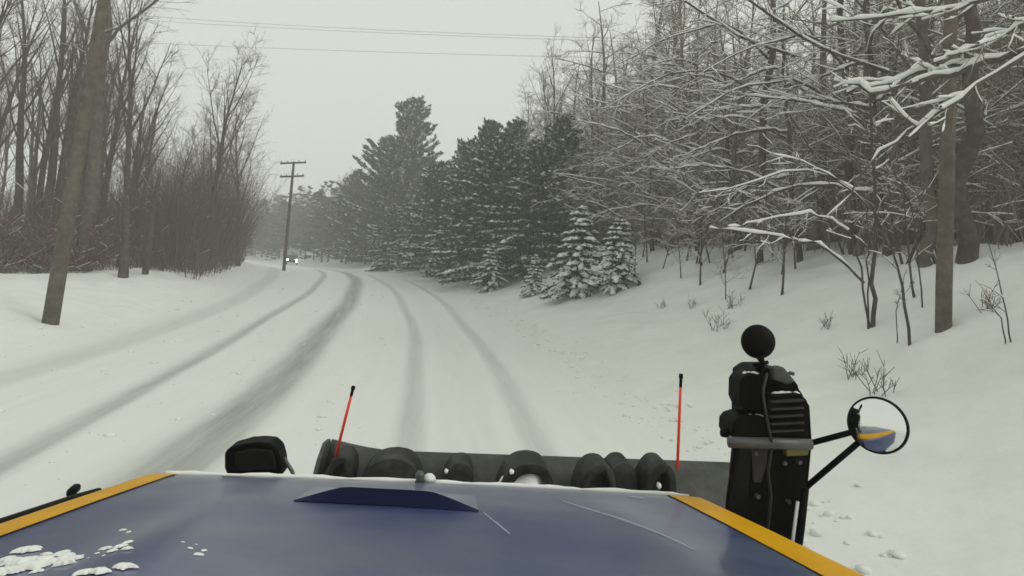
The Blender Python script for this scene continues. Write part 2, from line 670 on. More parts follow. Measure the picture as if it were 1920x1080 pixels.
def conifer(seed, H, r0, z0, Lmax, sp, nb, shape, pitch, droop, size, dens, load, streak, ragged=.3, lump=1.0):
    """whorled evergreen: trunk, needle sprays along every bough, snow lying on the boughs"""
    random.seed(seed)
    rs = np.random.RandomState(seed)
    T, C, S = MB(), MB(), MB()
    n = 8
    tp = grow((0, 0, -0.4), (0, 0, 1), H + 0.35, n, 0.02, 0.02)
    T.tube(tp, [r0 * (1.25 if i == 0 else 1) * (1 - 0.95 * i / (n - 1)) + .01 for i in range(n)], 8)
    P, D, W, SP, SA, SD = [], [], [], [], [], []
    z = z0
    az = 0
    while z < H * 0.985:
        f = (z - z0) / (H - z0)
        L0 = Lmax * (1 - f) ** shape * (0.55 + 0.45 * min(1, f * 6 + .35)) + 0.12
        for b in range(nb):
            az += 6.283 / nb + U(-.35, .35)
            L = L0 * (U(.6, 1.18) + ragged * math.sin(az * 2 + z * .9 + seed) * (1 - f * .5))
            p, _ = along(tp, min(.995, (z + .4) / (H + .35)))
            el = pitch[0] + (pitch[1] - pitch[0]) * f + U(-.12, .12)
            d = (math.cos(az) * math.cos(el), math.sin(az) * math.cos(el), math.sin(el))
            bp_ = grow(p, d, L, 6, droop, .05)
            T.tube(bp_, taper(min(.05, .012 * L + .008), .006, 6), 4)
            m_ = max(4, int(dens * L / size))
            side = nrm((-d[1], d[0], 0))
            for _ in range(m_):
                g_ = U(.12, 1.0)
                q, dd = along(bp_, g_)
                w = (0.10 + 0.34 * (1 - g_) * L ** .7) * U(-1, 1)
                q = (q[0] + side[0] * w, q[1] + side[1] * w, q[2] + U(-.05, .05) - abs(w) * .12)
                P.append(q)
                k = 1.2 if w > 0 else -1.2
                D.append(nrm((dd[0] + side[0] * k * U(.2, 1), dd[1] + side[1] * k * U(.2, 1), dd[2] + U(-.25, .35))))
            if load and U(0, 1) < streak:
                sp_ = [(a_[0], a_[1], a_[2] + size * .16) for a_ in bp_[1:]]
                S.tube(sp_, [size * .03, size * .16 * U(.5, 1.4), size * .24 * U(.5, 1.4), size * .22 * U(.5, 1.4), size * .06], 5)
            if load:
                for _ in range(max(1, int(load * L * 2.2))):
                    g_ = U(.35, 1.0)
                    q, dd = along(bp_, g_)
                    w = (0.04 + 0.24 * (1 - g_) * L ** .7) * U(-1, 1)
                    SP.append((q[0] + side[0] * w, q[1] + side[1] * w, q[2] + size * .22))
                    SD.append(dd)
                    SA.append(size * lump * U(.55, 1.25))
        z += sp * U(.75, 1.25) * (1.1 - .5 * f)
    P, D = np.array(P), np.array(D)
    for rep in range(3):                                # three crossing blades to a spray
        R_ = rs.normal(size=P.shape)
        N = np.cross(D, R_)
        N /= np.linalg.norm(N, axis=1, keepdims=True) + 1e-9
        jit = rs.normal(size=P.shape) * size * .16
        Dj = D + rs.normal(size=P.shape) * .35
        Dj /= np.linalg.norm(Dj, axis=1, keepdims=True)
        l = (size * rs.uniform(.7, 1.35, len(P)))[:, None]
        w = l * rs.uniform(.13, .24, len(P))[:, None]
        a = P + jit - Dj * l * .3
        V = np.stack([a, a + Dj * l * .55 + N * w, a + Dj * l * 1.1, a + Dj * l * .55 - N * w], 1)
        C.add(V.reshape(-1, 3), np.arange(len(P) * 4).reshape(-1, 4))
    if SP:
        SP, SD, SA = np.array(SP), np.array(SD), np.array(SA)[:, None]
        sd_ = np.stack([-SD[:, 1], SD[:, 0], 0 * SD[:, 0]], 1)
        sd_ /= np.linalg.norm(sd_, axis=1, keepdims=True) + 1e-9
        up = np.array([[0, 0, 1.0]])
        ring = []
        for k in range(6):
            a = k * math.pi / 3
            ring.append(SP + SD * np.cos(a) * SA * .62 * rs.uniform(.7, 1.2, (len(SP), 1)) + sd_ * np.sin(a) * SA * .40 * rs.uniform(.7, 1.2, (len(SP), 1)) - up * SA * .10)
        top = SP + up * SA * .22
        bot = SP - up * SA * .16
        V = np.stack(ring + [top, bot], 1)
        base = (np.arange(len(SP)) * 8)[:, None, None]
        fa = np.array([[k, (k + 1) % 6, 6] for k in range(6)] + [[(k + 1) % 6, k, 7] for k in range(6)])[None]
        S.add(V.reshape(-1, 3), (base + fa).reshape(-1, 3))
    return T, C, S


def kit(gen, bark, crown, smooth_snow=True):
    T, C, S = gen
    ms = [('trunk', T.mesh('trunk', bark, True)), ('crown', C.mesh('crown', crown, False))]
    if S.n or S.tubes:
        ms.append(('snow_cover', S.mesh('snow_cover', m_snow_lump, smooth_snow)))
    return ms


def plant(name, kit_, loc, label, cat, group=None, rotz=0.0, scale=1.0, lean=(0, 0)):
    r = thing(name, label, cat, loc, group, rotz, scale)
    r.rotation_euler = (lean[0], lean[1], rotz)
    for nm, me_ in kit_:
        c_ = obj(nm, me_, r)
        if nm == 'snow_cover':
            c_['kind'] = 'stuff'
    return r


PI = math.pi
UP = [kit(bare_tree(11 + i, 15 + i * .7, .18 + .02 * i, .36 - .02 * i, 13, (.28, .60), .34, .07, 7, 5, .010 if i % 2 else 0, low=4), m_bark_dark, m_twig_left) for i in range(5)]
FAN = [kit(bare_tree(41 + i, 14, .20, .30, 16, (.28, .55), .46, .07, 10, 7, 0), m_bark_dark, m_twig_left) for i in range(2)]
WIDE = [kit(bare_tree(71 + i, 12.5 + i * .8, .15 + .02 * i, .16, 20, (.85, 1.35), .33, -.015, 9, 6, .022, wig=.13, low=2), m_bark_snowy, m_twig_right) for i in range(5)]
SAP = [kit(bare_tree(101 + i, 4.6 + i * .6, .035 + .006 * i, .22, 12, (.5, 1.1), .34, .0, 5, 3, .016, wig=.14, twl=.7), m_bark_dark, m_twig_right) for i in range(3)]
PINE = [kit(conifer(131 + i, 20, .30, 1.2, 7.0, 1.05, 6, .58, (-.12, .70), .06, .55, 6.8, .60, .6, .45, 1.2), m_bark_dark, m_needle) for i in range(3)]
HEM = [kit(conifer(151 + i, 12, .18, .5, 5.0, .58, 7, .70, (-.14, .45), -.02, .40, 6.0, 1.0, .85, .45, 1.3), m_bark_dark, m_needle) for i in range(3)]
SPR = [kit(conifer(171 + i, 4.7, .07, .40, 1.85, .42, 8, .8, (-.20, .40), -.07, .21, 5.0, 3.4, .8, .18, 2.2), m_bark_dark, m_needle_dark) for i in range(2)]

RNG = random.Random(5)
LAB_UP = ('bare grey tree with upswept limbs in the woods behind the wooden poles', 'bare trees of the woods behind the wooden poles')
# ---- woods behind the poles
big = [(232, 31, 0, 1.05, 'tall many-limbed bare tree between the leaning pole and the dead trunk'),
       (378, 43, 'F0', 1.06, 'bare vase-shaped tree standing tall above the brush, free against the sky'),
       (446, 53, 'F1', 0.98, 'smaller fan-crowned bare tree at the corner of the woods before the far pole')]
for px, d, k, s_, lb in big:
    kk = FAN[int(k[1])] if isinstance(k, str) else UP[k]
    plant('bare_tree', kk, on_ground(px, d), lb, 'tree', None, RNG.uniform(0, 6), s_)
n = 0
for tries in range(900):
    if n >= 40:
        break
    px, d = RNG.uniform(-160, 470), RNG.uniform(22, 62)
    p = on_ground(px, d)
    s = float(sy(p[0], d))
    if s > edge_l(d) - .8 or s < -46:
        continue
    if 262 < px < 352:
        continue
    if px >= 345:
        if d < 40 or n % 2:
            n += n % 2
            continue
        k, sc_ = FAN[RNG.randrange(2)], RNG.uniform(.62, .86)
    else:
        k, sc_ = UP[RNG.randrange(5)], RNG.uniform(.85, 1.2)
        if px > 200 and d > 34:
            sc_ *= .85
    zone = 'at the edge of the woods' if s > -20 else 'deep inside the woods'
    near = 'nearest the leaning pole' if px < 200 else 'between leaning pole and dead trunk' if px < 300 else 'below the two tall fan-crowned trees'
    plant('bare_tree', k, p, f'bare upswept tree {zone}, {near}', 'tree', f'bare trees {zone}, {near}', RNG.uniform(0, 6.3), sc_, (RNG.uniform(-.05, .05), RNG.uniform(-.02, .06)))
    n += 1

# broken snag and thin leaning stem between the crowns
random.seed(9)
p = on_ground(272, 33)
r = thing('dead_snag', 'dark broken-topped dead trunk standing at the edge of the woods', 'dead tree', p)
obj('trunk', tube_mesh('snag_trunk', [(0, 0, -.4), (.02, 0, 1.5), (.0, .03, 3.2), (.12, .05, 4.8), (.16, .05, 5.7)], [.17, .15, .13, .10, .03], m_bark_dark, 8), r)
obj('branch_stub', tube_mesh('branch_stub', [(.05, 0, 3.6), (.35, .1, 3.9), (.5, .1, 4.3)], [.04, .03, .012], m_bark_dark, 5), r)
p = on_ground(305, 36)
r = thing('leaning_sapling', 'thin leaning bare stem in the sky gap beside the dead trunk', 'sapling', p)
T = MB()
tp = [(0, 0, -.3), (.1, 0, 2.5), (.5, 0, 5), (.7, 0, 6.5), (1.1, 0, 8.2)]
T.tube(tp, [.07, .06, .05, .035, .01], 6)
obj('trunk', T.mesh('trunk', m_bark_dark, True), r)
C = MB()
for i in range(26):
    q, dd = along(tp, U(.35, 1))
    b_ = grow(q, side_dir(dd, U(.4, .9), U(0, 6.3)), U(.5, 1.3), 4, .05, .15)
    C.tube(b_, [.012, .009, .007, .005], 3)
    for _ in range(4):
        q2, d2 = along(b_, U(.3, 1))
        C.tube(grow(q2, side_dir(d2, .6, U(0, 6.3)), .4, 3, .03, .1), [.007, .006, .004], 3)
obj('crown', C.mesh('crown', m_twig_left), r)


# ---- undergrowth: uncountable stems, twigs and withered leaves
def brush(name, label, n, sample, hr, mat_, snow_p, level=0.0, leaf_p=0.0, seed=3, twl=1.0, rad=1.0):
    random.seed(seed)
    B, S, Lf = MB(), MB(), MB()
    rs = np.random.RandomState(seed)
    lp = []
    made = 0
    while made < n:
        q = sample()
        if q is None:
            continue
        x, y = q
        made += 1
        z = gz(x, y)
        h = U(*hr)
        st = grow((x, y, z - .1), nrm((U(-.35, .35), U(-.35, .35), 1)), h, 4, .02, .16)
        r_ = U(.008, .022) * rad
        B.tube(st, [r_, r_ * .8, r_ * .55, .005], 3)
        for _ in range(RNG.randrange(5, 9)):
            a, d_ = along(st, U(.2, 1))
            tw = grow(a, side_dir(d_, U(.4, 1.0 + level), U(0, 6.3)), U(.35, 1.2) * twl, 3, -.02, .18)
            B.tube(tw, [.009, .007, .004], 3)
            if U(0, 1) < snow_p:
                ridge(S, tw, [.008, .007, .005], .014, .9)
            a2, d2 = along(tw, U(.3, .9))
            B.tube(grow(a2, side_dir(d2, U(.4, .9), U(0, 6.3)), U(.2, .5) * twl, 2, 0, .1), [.006, .004], 3)
            if U(0, 1) < leaf_p:
                lp += [along(tw, U(.3, 1))[0] for _ in range(3)]
    o_ = obj(name, B.mesh(name, mat_))
    tag(o_, label, 'undergrowth')
    o_['kind'] = 'stuff'
    if S.tubes:
        s_ = obj('snow_cover', S.mesh('snow_cover', m_snow_lump, True), o_)
        s_['kind'] = 'stuff'
    if lp:
        P = np.array(lp)
        a = rs.normal(size=P.shape)
        a /= np.linalg.norm(a, axis=1, keepdims=True)
        b = np.cross(a, rs.normal(size=P.shape))
        b /= np.linalg.norm(b, axis=1, keepdims=True)
        Lf.add(np.stack([P - a * .08, P + b * .045, P + a * .08, P - b * .045], 1).reshape(-1, 3), np.arange(len(P) * 4).reshape(-1, 4))
        l_ = obj('withered_leaves', Lf.mesh('withered_leaves', m_leaf), o_)
        l_['kind'] = 'stuff'


def left_zone():
    y = U(18, 64)
    s = edge_l(y) - abs(random.gauss(0, 1)) * 8
    x = float(road_x(y)) + s * float(road_k(y))
    return (x, y)


def left_front():
    y = U(20, 33)
    s = edge_l(y) - abs(random.gauss(0, 1)) * 1.8
    return (float(road_x(y)) + s * float(road_k(y)), y)


def left_corner():
    y = U(36, 68)
    s = -12.6 - abs(random.gauss(0, 1)) * 5
    x = float(road_x(y)) + s * float(road_k(y))
    return (x, y) if x / y < -.415 else None


def right_zone():
    y = U(12, 62)
    s = 13.5 + abs(random.gauss(0, 1)) * 13
    return (float(road_x(y)) + s * float(road_k(y)), y)


def right_deep():
    y = U(14, 85)
    s = U(22, 50)
    x = float(road_x(y)) + s * float(road_k(y))
    return (x, y) if x / y < 1.15 else None


brush('undergrowth', 'dense brown leafless undergrowth filling the woods behind the wooden poles', 3000, left_zone, (1.2, 4.8), m_brush, .06, seed=3)
brush('undergrowth', 'rusty brown leafy brush with snow clumps in the woods behind the leaning roadside pole', 800, left_front, (.6, 2.8), m_brush, .22, leaf_p=1.0, seed=4)
brush('undergrowth', 'tall dense thicket under the fan-crowned trees at the corner of the woods', 2300, left_corner, (3.5, 10.0), m_brush, .02, seed=5, twl=1.5, rad=1.3)
brush('undergrowth', 'grey snowy undergrowth between the trees on top of the snow bank', 4200, right_zone, (1.8, 7.5), m_brush_grey, .12, .3, seed=6)
brush('undergrowth', 'tall thin grey stems crowding the slope deep in the woods above the bank', 2600, right_deep, (5.0, 12.0), m_brush_grey, .05, .2, seed=7, twl=1.9, rad=1.8)

# ---- woods on the bank
LAB_W = ('bare tree with snow-lined spreading branches in the woods on the snow bank', 'snowy bare trees in the woods on the bank')
n = 0
for tries in range(2500):
    if n >= 140:
        break
    d = RNG.uniform(11, 78)
    s = 12.8 + abs(RNG.gauss(0, 1)) * 12
    x = float(road_x(d)) + s * float(road_k(d))
    if d < 20 and x < 11:
        continue
    if x / d > 1.15:
        continue
    px = 960 + x / d * 1150
    if 1540 < px < 1900 and d < 19:
        continue
    sc_ = RNG.uniform(.75, 1.12)
    if d > 42:
        sc_ *= .85
    k = RNG.randrange(5)
    size_ = 'stout' if k * .02 + .15 > .18 else 'slender'
    zone = 'beyond the bare pole and its thick trunks' if x / d > .62 else 'behind the clump of bowed saplings' if x / d > .36 else 'above the two little spruces' if x / d > .12 else 'behind the roadside hemlocks'
    row = 'fronting the woods' if s < 19 else 'deep in the woods'
    plant('bare_tree', WIDE[k], (x, d, gz(x, d)), f'{size_} snow-lined bare tree {row} {zone}', 'tree', f'{size_} snowy trees {row} {zone}', RNG.uniform(0, 6.3), sc_, (RNG.uniform(-.05, .05), RNG.uniform(-.10, .03)))
    n += 1
# upright trees further up the slope close the view
for i in range(80):
    d = RNG.uniform(18, 75)
    s = RNG.uniform(20, 55)
    x = float(road_x(d)) + s * float(road_k(d))
    if x / d > 1.2:
        continue
    plant('bare_tree', UP[RNG.randrange(5)], (x, d, gz(x, d)), ('straight upright bare tree high up the slope ' + ('beyond the bare pole' if x / d > .62 else 'behind the bowed saplings' if x / d > .3 else 'above the hemlocks and spruces')), 'tree', 'upright trees up the slope ' + ('beyond the pole' if x / d > .62 else 'behind the saplings' if x / d > .3 else 'above the hemlocks'), RNG.uniform(0, 6.3), RNG.uniform(.8, 1.05))

for j, (px, d, sc_) in enumerate([(975, 62, 1.0), (1000, 54, 1.0), (1018, 66, 1.1), (1040, 52, 1.08), (1062, 58, 1.15), (1085, 48, 1.15), (1105, 55, 1.2), (1128, 47, 1.22), (1150, 52, 1.28), (1172, 44, 1.25), (1195, 49, 1.3), (1215, 42, 1.25), (1240, 46, 1.3), (1262, 40, 1.25), (1290, 44, 1.3), (1030, 60, 1.2), (1090, 62, 1.3), (1160, 60, 1.35)]):
    p = on_ground(px, d)
    plant('bare_tree', (WIDE if j % 3 else UP)[(j * 2) % 5], p, 'tall bare tree on the hillside closing the gap between hemlocks and snowy boughs', 'tree', 'tall trees on the hillside above the little spruces', j * 1.9, sc_, (RNG.uniform(-.04, .04), RNG.uniform(-.08, .02)))

# ---- conifers beside the road
spots = [('P0', 752, 92, 1.20, 'tallest dark pine above the bend of the road'),
         ('P1', 702, 95, .98, 'tall dark pine joined to the tallest one on its road side'),
         ('P2', 655, 108, .80, 'hazy pine where the road disappears, beside the tallest pine'),
         ('H0', 728, 80, .74, 'low dark hemlock at the foot of the tallest pine'),
         ('H1', 812, 66, .98, 'dark hemlock with snowy boughs between the tall pines and the bank'),
         ('P1', 862, 72, .66, 'half-grown pine rising behind the snowy hemlocks'),
         ('H2', 872, 55, .92, 'broad hemlock with streaks of snow at the road edge'),
         ('H0', 930, 48, .95, 'dark hemlock carrying thick snow behind the two little spruces'),
         ('H1', 985, 44, .82, 'hemlock with drooping snowy boughs close behind the bigger spruce'),
         ('H2', 1040, 47, .90, 'hemlock standing up the bank behind the little spruces'),
         ('P2', 960, 60, .62, 'dark pine rising above the hemlocks into the bare crowns'),
         ('P0', 905, 64, .70, 'dark pine standing deep behind the broad snowy hemlock'),
         ('H1', 775, 74, .62, 'small hemlock at the road edge below the second pine')]
for k, px, d, sc_, lb in spots:
    kk = {'P': PINE, 'H': HEM}[k[0]][int(k[1])]
    plant('pine_tree' if k[0] == 'P' else 'hemlock_tree', kk, on_ground(px, d), lb, 'pine' if k[0] == 'P' else 'hemlock', None, RNG.uniform(0, 6.3), sc_)
plant('spruce_tree', SPR[0], on_ground(1080, 32), 'bigger little spruce thickly loaded with snow at the foot of the bank', 'spruce', None, .4, 1.0)
plant('spruce_tree', SPR[1], on_ground(1158, 30), 'smaller snow-loaded spruce on a bare stem beside the bigger one', 'spruce', None, 2.2, .74)
for i, (px, d, sc_, lb) in enumerate([(1000, 36, .50, 'low dark spruce bush at the foot of the bigger snowy spruce'), (920, 43, .70, 'low dark spruce bush below the broad snowy hemlock'), (860, 52, .72, 'low dark spruce bush at the road edge below the hemlocks'),
                                      (812, 60, .80, 'dark rounded spruce bush at the edge of the driven snow')]):
    plant('spruce_bush', SPR[i % 2], on_ground(px, d), lb, 'bush', None, i * 1.3, sc_)

# ---- far woods closing the road
random.seed(21)
Bk, Cn = MB(), MB()
rs = np.random.RandomState(8)
FP, FD, FS = [], [], []
for i in range(560):
    if i < 330:
        y = U(96, 240)
        s = 6 + abs(random.gauss(0, 1)) * 16
    else:
        y = U(150, 255)
        s = -16 - abs(random.gauss(0, 1)) * 18
    x = float(road_x(y)) + s * float(road_k(y))
    z = gz(x, y)
    ev = random.random() < (.6 if i < 330 else .2)
    H = U(9, 16) if i < 330 else U(8, 14)
    tp = grow((x, y, z - .3), (0, 0, 1), H, 5, .02, .05)
    Bk.tube(tp, [.16, .14, .11, .07, .02], 5)
    for j in range(50 if ev else 34):
        f = U(.03, 1) if ev else U(.3, 1)
        p, d = along(tp, f)
        L = (1 - f) * H * .26 + .4 if ev else U(1.2, 2.8)
        az = U(0, 6.3)
        el = U(-.2, .3) if ev else U(.4, 1.1)
        dd = (math.cos(az) * math.cos(el), math.sin(az) * math.cos(el), math.sin(el))
        b = grow(p, dd, L, 3, 0, .1)
        Bk.tube(b, [.04, .03, .018], 3)
        for _ in range(5):
            q, d3 = along(b, U(.2, 1))
            if ev:
                FP.append(q); FD.append(nrm((d3[0] + U(-.5, .5), d3[1] + U(-.5, .5), U(-.3, .3)))); FS.append(U(.7, 1.2))
            else:
                Bk.tube(grow(q, side_dir(d3, .6, U(0, 6.3)), U(.5, 1.1), 2, 0, .1), [.018, .009], 3)
far = obj('far_woods', Bk.mesh('far_woods', m_brush))
tag(far, 'hazy grey woods far down the road beyond the pole and the headlights', 'woods')
far['kind'] = 'stuff'
FP, FD, FS = np.array(FP), np.array(FD), np.array(FS)[:, None]
for rep in range(2):
    N = np.cross(FD, rs.normal(size=FP.shape))
    N /= np.linalg.norm(N, axis=1, keepdims=True)
    Cn.add(np.stack([FP - FD * FS * .5, FP + N * FS * .25, FP + FD * FS * .6, FP - N * FS * .25], 1).reshape(-1, 3), np.arange(len(FP) * 4).reshape(-1, 4))
c_ = obj('evergreen_foliage', Cn.mesh('evergreen_foliage', m_needle), far)
c_['kind'] = 'stuff'


# ---- the near trees, saplings and snow-laden boughs on the bank
def px_path(pts, d0, d1=None, base=None):
    d1 = d0 if d1 is None else d1
    n_ = len(pts)
    out = [tuple(at(x, y, d0 + (d1 - d0) * i / (n_ - 1))) for i, (x, y) in enumerate(pts)]
    return out


def limbed(name, label, cat, base, stems, limbs, bark, crown_m, load, twigs, seed, k=8, twl=.7):
    """stems/limbs: (points in world, r0, r1)"""
    random.seed(seed)
    b = Vector(base)
    r_ = thing(name, label, cat, base)
    T, C, S = MB(), MB(), MB()
    for grp, kk in ((stems, k), (limbs, 6)):
        for pts, ra, rb in grp:
            P = [tuple(Vector(p_) - b) for p_ in pts]
            if grp is stems:
                f_ = Vector(pts[0])
                P[0] = tuple(Vector((f_.x, f_.y, min(f_.z, gz(f_.x, f_.y) - .15))) - b)
            # resample with a little wander
            m_ = 16 if load > .03 else 9
            Q = []
            for i in range(m_):
                q, _ = along(P, i / (m_ - 1))
                w = 0 if i in (0, m_ - 1) else ra * .9
                Q.append((q[0] + U(-w, w), q[1] + U(-w, w), q[2] + U(-w, w) * .6))
            R = taper(ra, rb, m_)
            if m_ > 9:
                Q = [(a_ + U(-.02, .02), b_ + U(-.02, .02), c_ + U(-.025, .025)) for a_, b_, c_ in Q]
            T.tube(Q, R, kk)
            if load:
                ridge(S, Q, R, load, .95)
            if grp is stems and ra > .09:
                cnt = max(2, twigs // 4)
                lo_ = .55
            else:
                cnt, lo_ = twigs, .25
            for _ in range(cnt):
                q, dd = along(Q, U(lo_, 1))
                L = U(.4, 1.3) * twl
                t_ = grow(q, side_dir(dd, U(.4, 1.0), U(0, 6.3)), L, 5, -.01, .15)
                tr2 = taper(min(.014, ra * .4), .005, 5)
                C.tube(t_, tr2, 4)
                if load:
                    ridge(S, t_, tr2, load * .6, .85)
                for _ in range(3):
                    q2, d2 = along(t_, U(.2, 1))
                    t2 = grow(q2, side_dir(d2, U(.4, .9), U(0, 6.3)), L * .45, 3, 0, .14)
                    C.tube(t2, [.007, .006, .004], 3)
                    if load and U(0, 1) < .5:
                        ridge(S, t2, [.006, .005, .004], load * .4, .9)
    obj('trunk', T.mesh('trunk', bark, True), r_)
    if C.tubes:
        obj('crown', C.mesh('crown', crown_m), r_)
    if S.tubes:
        obj('snow_cover', S.mesh('snow_cover', m_snow_lump, True), r_)['kind'] = 'stuff'
    return r_


b0 = on_ground(150, 32)
limbed('bare_tree', 'thick brown tree rising right behind the leaning pole and forking high up', 'tree', b0,
       [([b0 - (0, 0, .3), at(158, 430, 32), at(172, 280, 32), at(186, 140, 32), at(200, 20, 32), at(212, -140, 32), at(220, -300, 32)], .37, .16)],
       [(px_path([(192, 90), (222, 55), (262, 22), (320, -20), (380, -80)], 32, 31), .10, .03), (px_path([(198, 40), (180, -20), (150, -90)], 32), .09, .03),
        (px_path([(186, 150), (160, 90), (140, 10), (130, -80)], 32, 32.5), .08, .03), (px_path([(204, 0), (230, -60), (250, -150)], 32), .09, .03),
        (px_path([(196, 60), (232, 48), (290, 6), (330, -50)], 32, 33), .06, .02)],
       m_bark, m_twig_left, .012, 14, 51, 10, 1.6)
# trees with long snow-laden boughs along the front of the woods
for j, (px, d, H_, r_, lb) in enumerate([(1130, 44, 11, .13, 'tree with sweeping snowy boughs in the woods behind the two little spruces'), (1225, 36, 11, .14, 'tree with sweeping snowy boughs at the crest past the little spruces'),
                                         (1310, 31, 10.5, .13, 'tree with layered snowy boughs in the woods before the bowed saplings'), (1385, 28, 11, .15, 'tall tree hung with snowy boughs between the straight dark trees'),
                                         (1500, 23, 10, .12, 'tree with snowy boughs reaching out just behind the bowed saplings'), (1665, 19, 11, .14, 'tree with snowy boughs behind the crooked sapling'), (1060, 50, 12, .14, 'tree with snowy boughs rising between hemlock and little spruces')]):
    bb = on_ground(px, d)
    random.seed(300 + j)
    tp = grow((bb[0], bb[1], bb[2] - .3), nrm((-.08, -.02, 1)), H_, 6, .02, .05)
    lm = []
    for q in range(11):
        f = min(.97, .20 + .07 * q + U(-.05, .05))
        p_, _ = along(tp, f)
        az = PI + U(-1.2, 1.1) + (PI if q % 4 == 3 else 0)
        L = U(2.4, 5.2) * (1.15 - .5 * f)
        lm.append((grow(p_, nrm((math.cos(az), math.sin(az), U(-.05, 1.0))), L, 8, U(-.16, -.02), .19), .035 + .006 * L, .012))
    limbed('bare_tree', lb, 'tree', bb, [(tp, r_, .03)], lm, m_bark_dark, m_twig_right, .042, 9, 310 + j, 8, 1.25)
# two thick trunks behind the bare pole
b1 = on_ground(1818, 15.2)
limbed('bare_tree', 'thick dark tree trunk with flared foot just past the bare pole', 'tree', b1,
       [([b1 - (0, 0, .3), at(1822, 480, 15.2), at(1812, 330, 15.2), at(1806, 180, 15.3), at(1800, 0, 15.4), at(1796, -260, 15.5)], .25, .13)],
       [(px_path([(1790, 170), (1720, 60), (1640, -60)], 15.3, 14.6), .07, .03), (px_path([(1780, 60), (1850, -40), (1930, -150)], 15.4, 15.8), .07, .03)],
       m_bark_dark, m_twig_right, .02, 9, 1, 10, 1.2)
b2 = on_ground(1744, 15.8)
limbed('bare_tree', 'tree trunk half hidden behind the bare pole', 'tree', b2,
       [([b2 - (0, 0, .3), at(1746, 470, 15.8), at(1738, 330, 15.8), at(1732, 180, 15.8), at(1724, -20, 15.8), at(1716, -250, 15.9)], .19, .09)],
       [(px_path([(1738, 190), (1690, 100), (1620, 20), (1560, -60)], 15.8, 15), .05, .02), (px_path([(1733, 60), (1780, -30), (1850, -120)], 15.8, 15.6), .05, .02)],
       m_bark, m_twig_right, .02, 9, 2, 9, 1.2)
# big snow-laden boughs reaching in from a tree beside the road
b3 = on_ground(2040, 9.6)
limbed('bare_tree', 'roadside tree reaching thick snow-laden boughs over the bare pole', 'tree', b3,
       [([b3 - (0, 0, .3), at(2035, 400, 9.6), at(2020, 200, 9.6), at(1990, 60, 9.6), at(1975, -150, 9.6), at(1960, -420, 9.7)], .17, .08)],
       [(px_path([(2005, 80), (1915, 95), (1850, 118), (1790, 135), (1720, 155), (1650, 172), (1590, 160)], 9.6, 10.6), .065, .020),
        (px_path([(2010, 60), (1930, 100), (1880, 128), (1810, 175), (1740, 225), (1690, 255), (1650, 290), (1610, 335), (1585, 395)], 9.6, 9.9), .045, .012),
        (px_path([(1850, 118), (1790, 120), (1730, 135), (1660, 158), (1600, 165)], 10.0, 10.8), .03, .01),
        (px_path([(2000, 60), (1940, 40), (1860, 70), (1800, 100), (1750, 118)], 9.6, 10.2), .035, .01),
        (px_path([(1990, 0), (1900, -20), (1780, 20), (1680, 30), (1560, 40)], 9.6, 11.5), .045, .012)],
       m_bark, m_twig_right, .060, 10, 3, 9)
# trees behind whose tops fill the upper corner
for j, (px, d, path, r0, lb) in enumerate([
        (1425, 24, [(1425, 300), (1440, 100), (1455, -100), (1465, -260)], .17, 'dark straight tree in the woods between the snowy arching saplings'),
        (1600, 21, [(1595, 300), (1590, 120), (1580, -60), (1572, -250)], .16, 'dark straight tree in the woods above the clump of saplings')]):
    bb = on_ground(px, d)
    limbed('bare_tree', lb, 'tree', bb, [([bb - (0, 0, .3)] + [at(x, y, d) for x, y in path], r0, .07)],
           [(px_path([(path[1][0], path[1][1] + 90), (path[1][0] - 90, path[1][1] + 30), (path[1][0] - 200, path[1][1] + 40), (path[1][0] - 300, path[1][1] + 100)], d, d - 2.5), .05, .012),
            (px_path([(path[1][0], path[1][1] + 10), (path[1][0] - 70, path[1][1] - 60), (path[1][0] - 190, path[1][1] - 30), (path[1][0] - 280, path[1][1] + 20)], d, d - 2.5), .05, .012),
            (px_path([(path[1][0] + 75, path[1][1] + 15), (path[1][0] - 40, path[1][1] - 25), (path[1][0] - 130, path[1][1] - 80), (path[1][0] - 220, path[1][1] - 140)], d - 3, d - 4), .05, .03),
            (px_path([(path[1][0], path[1][1]), (path[1][0] + 60, path[1][1] - 80), (path[1][0] + 130, path[1][1] - 170)], d, d + .5), .05, .015)],
           m_bark_dark, m_twig_right, .024, 16, 10 + j, 9, 1.4)
# clump of saplings
d4 = hit(1638, 612)
b4 = on_ground(1638, d4)
limbed('sapling_clump', 'clump of dark saplings, one bowed low under a snowy branch', 'sapling', b4,
       [(px_path([(1638, 614), (1637, 530), (1640, 450), (1640, 370), (1632, 250), (1625, 120)], d4), .055, .02),
        (px_path([(1628, 605), (1618, 520), (1600, 455), (1575, 395), (1550, 330)], d4, d4 + .3), .028, .010),
        (px_path([(1632, 600), (1626, 500), (1628, 440), (1622, 380)], d4, d4 + .3), .022, .010)],
       [(px_path([(1622, 530), (1580, 492), (1535, 458), (1500, 450), (1440, 442), (1380, 432), (1332, 428)], d4, d4 - .6), .030, .016),
        (px_path([(1590, 435), (1560, 412), (1520, 400), (1460, 408), (1400, 418), (1365, 428)], d4 + .2, d4 - .4), .018, .009)],
       m_bark_dark, m_twig_right, .034, 5, 4, 7, .55)
d5 = hit(1706, 648)
b5 = on_ground(1706, d5)
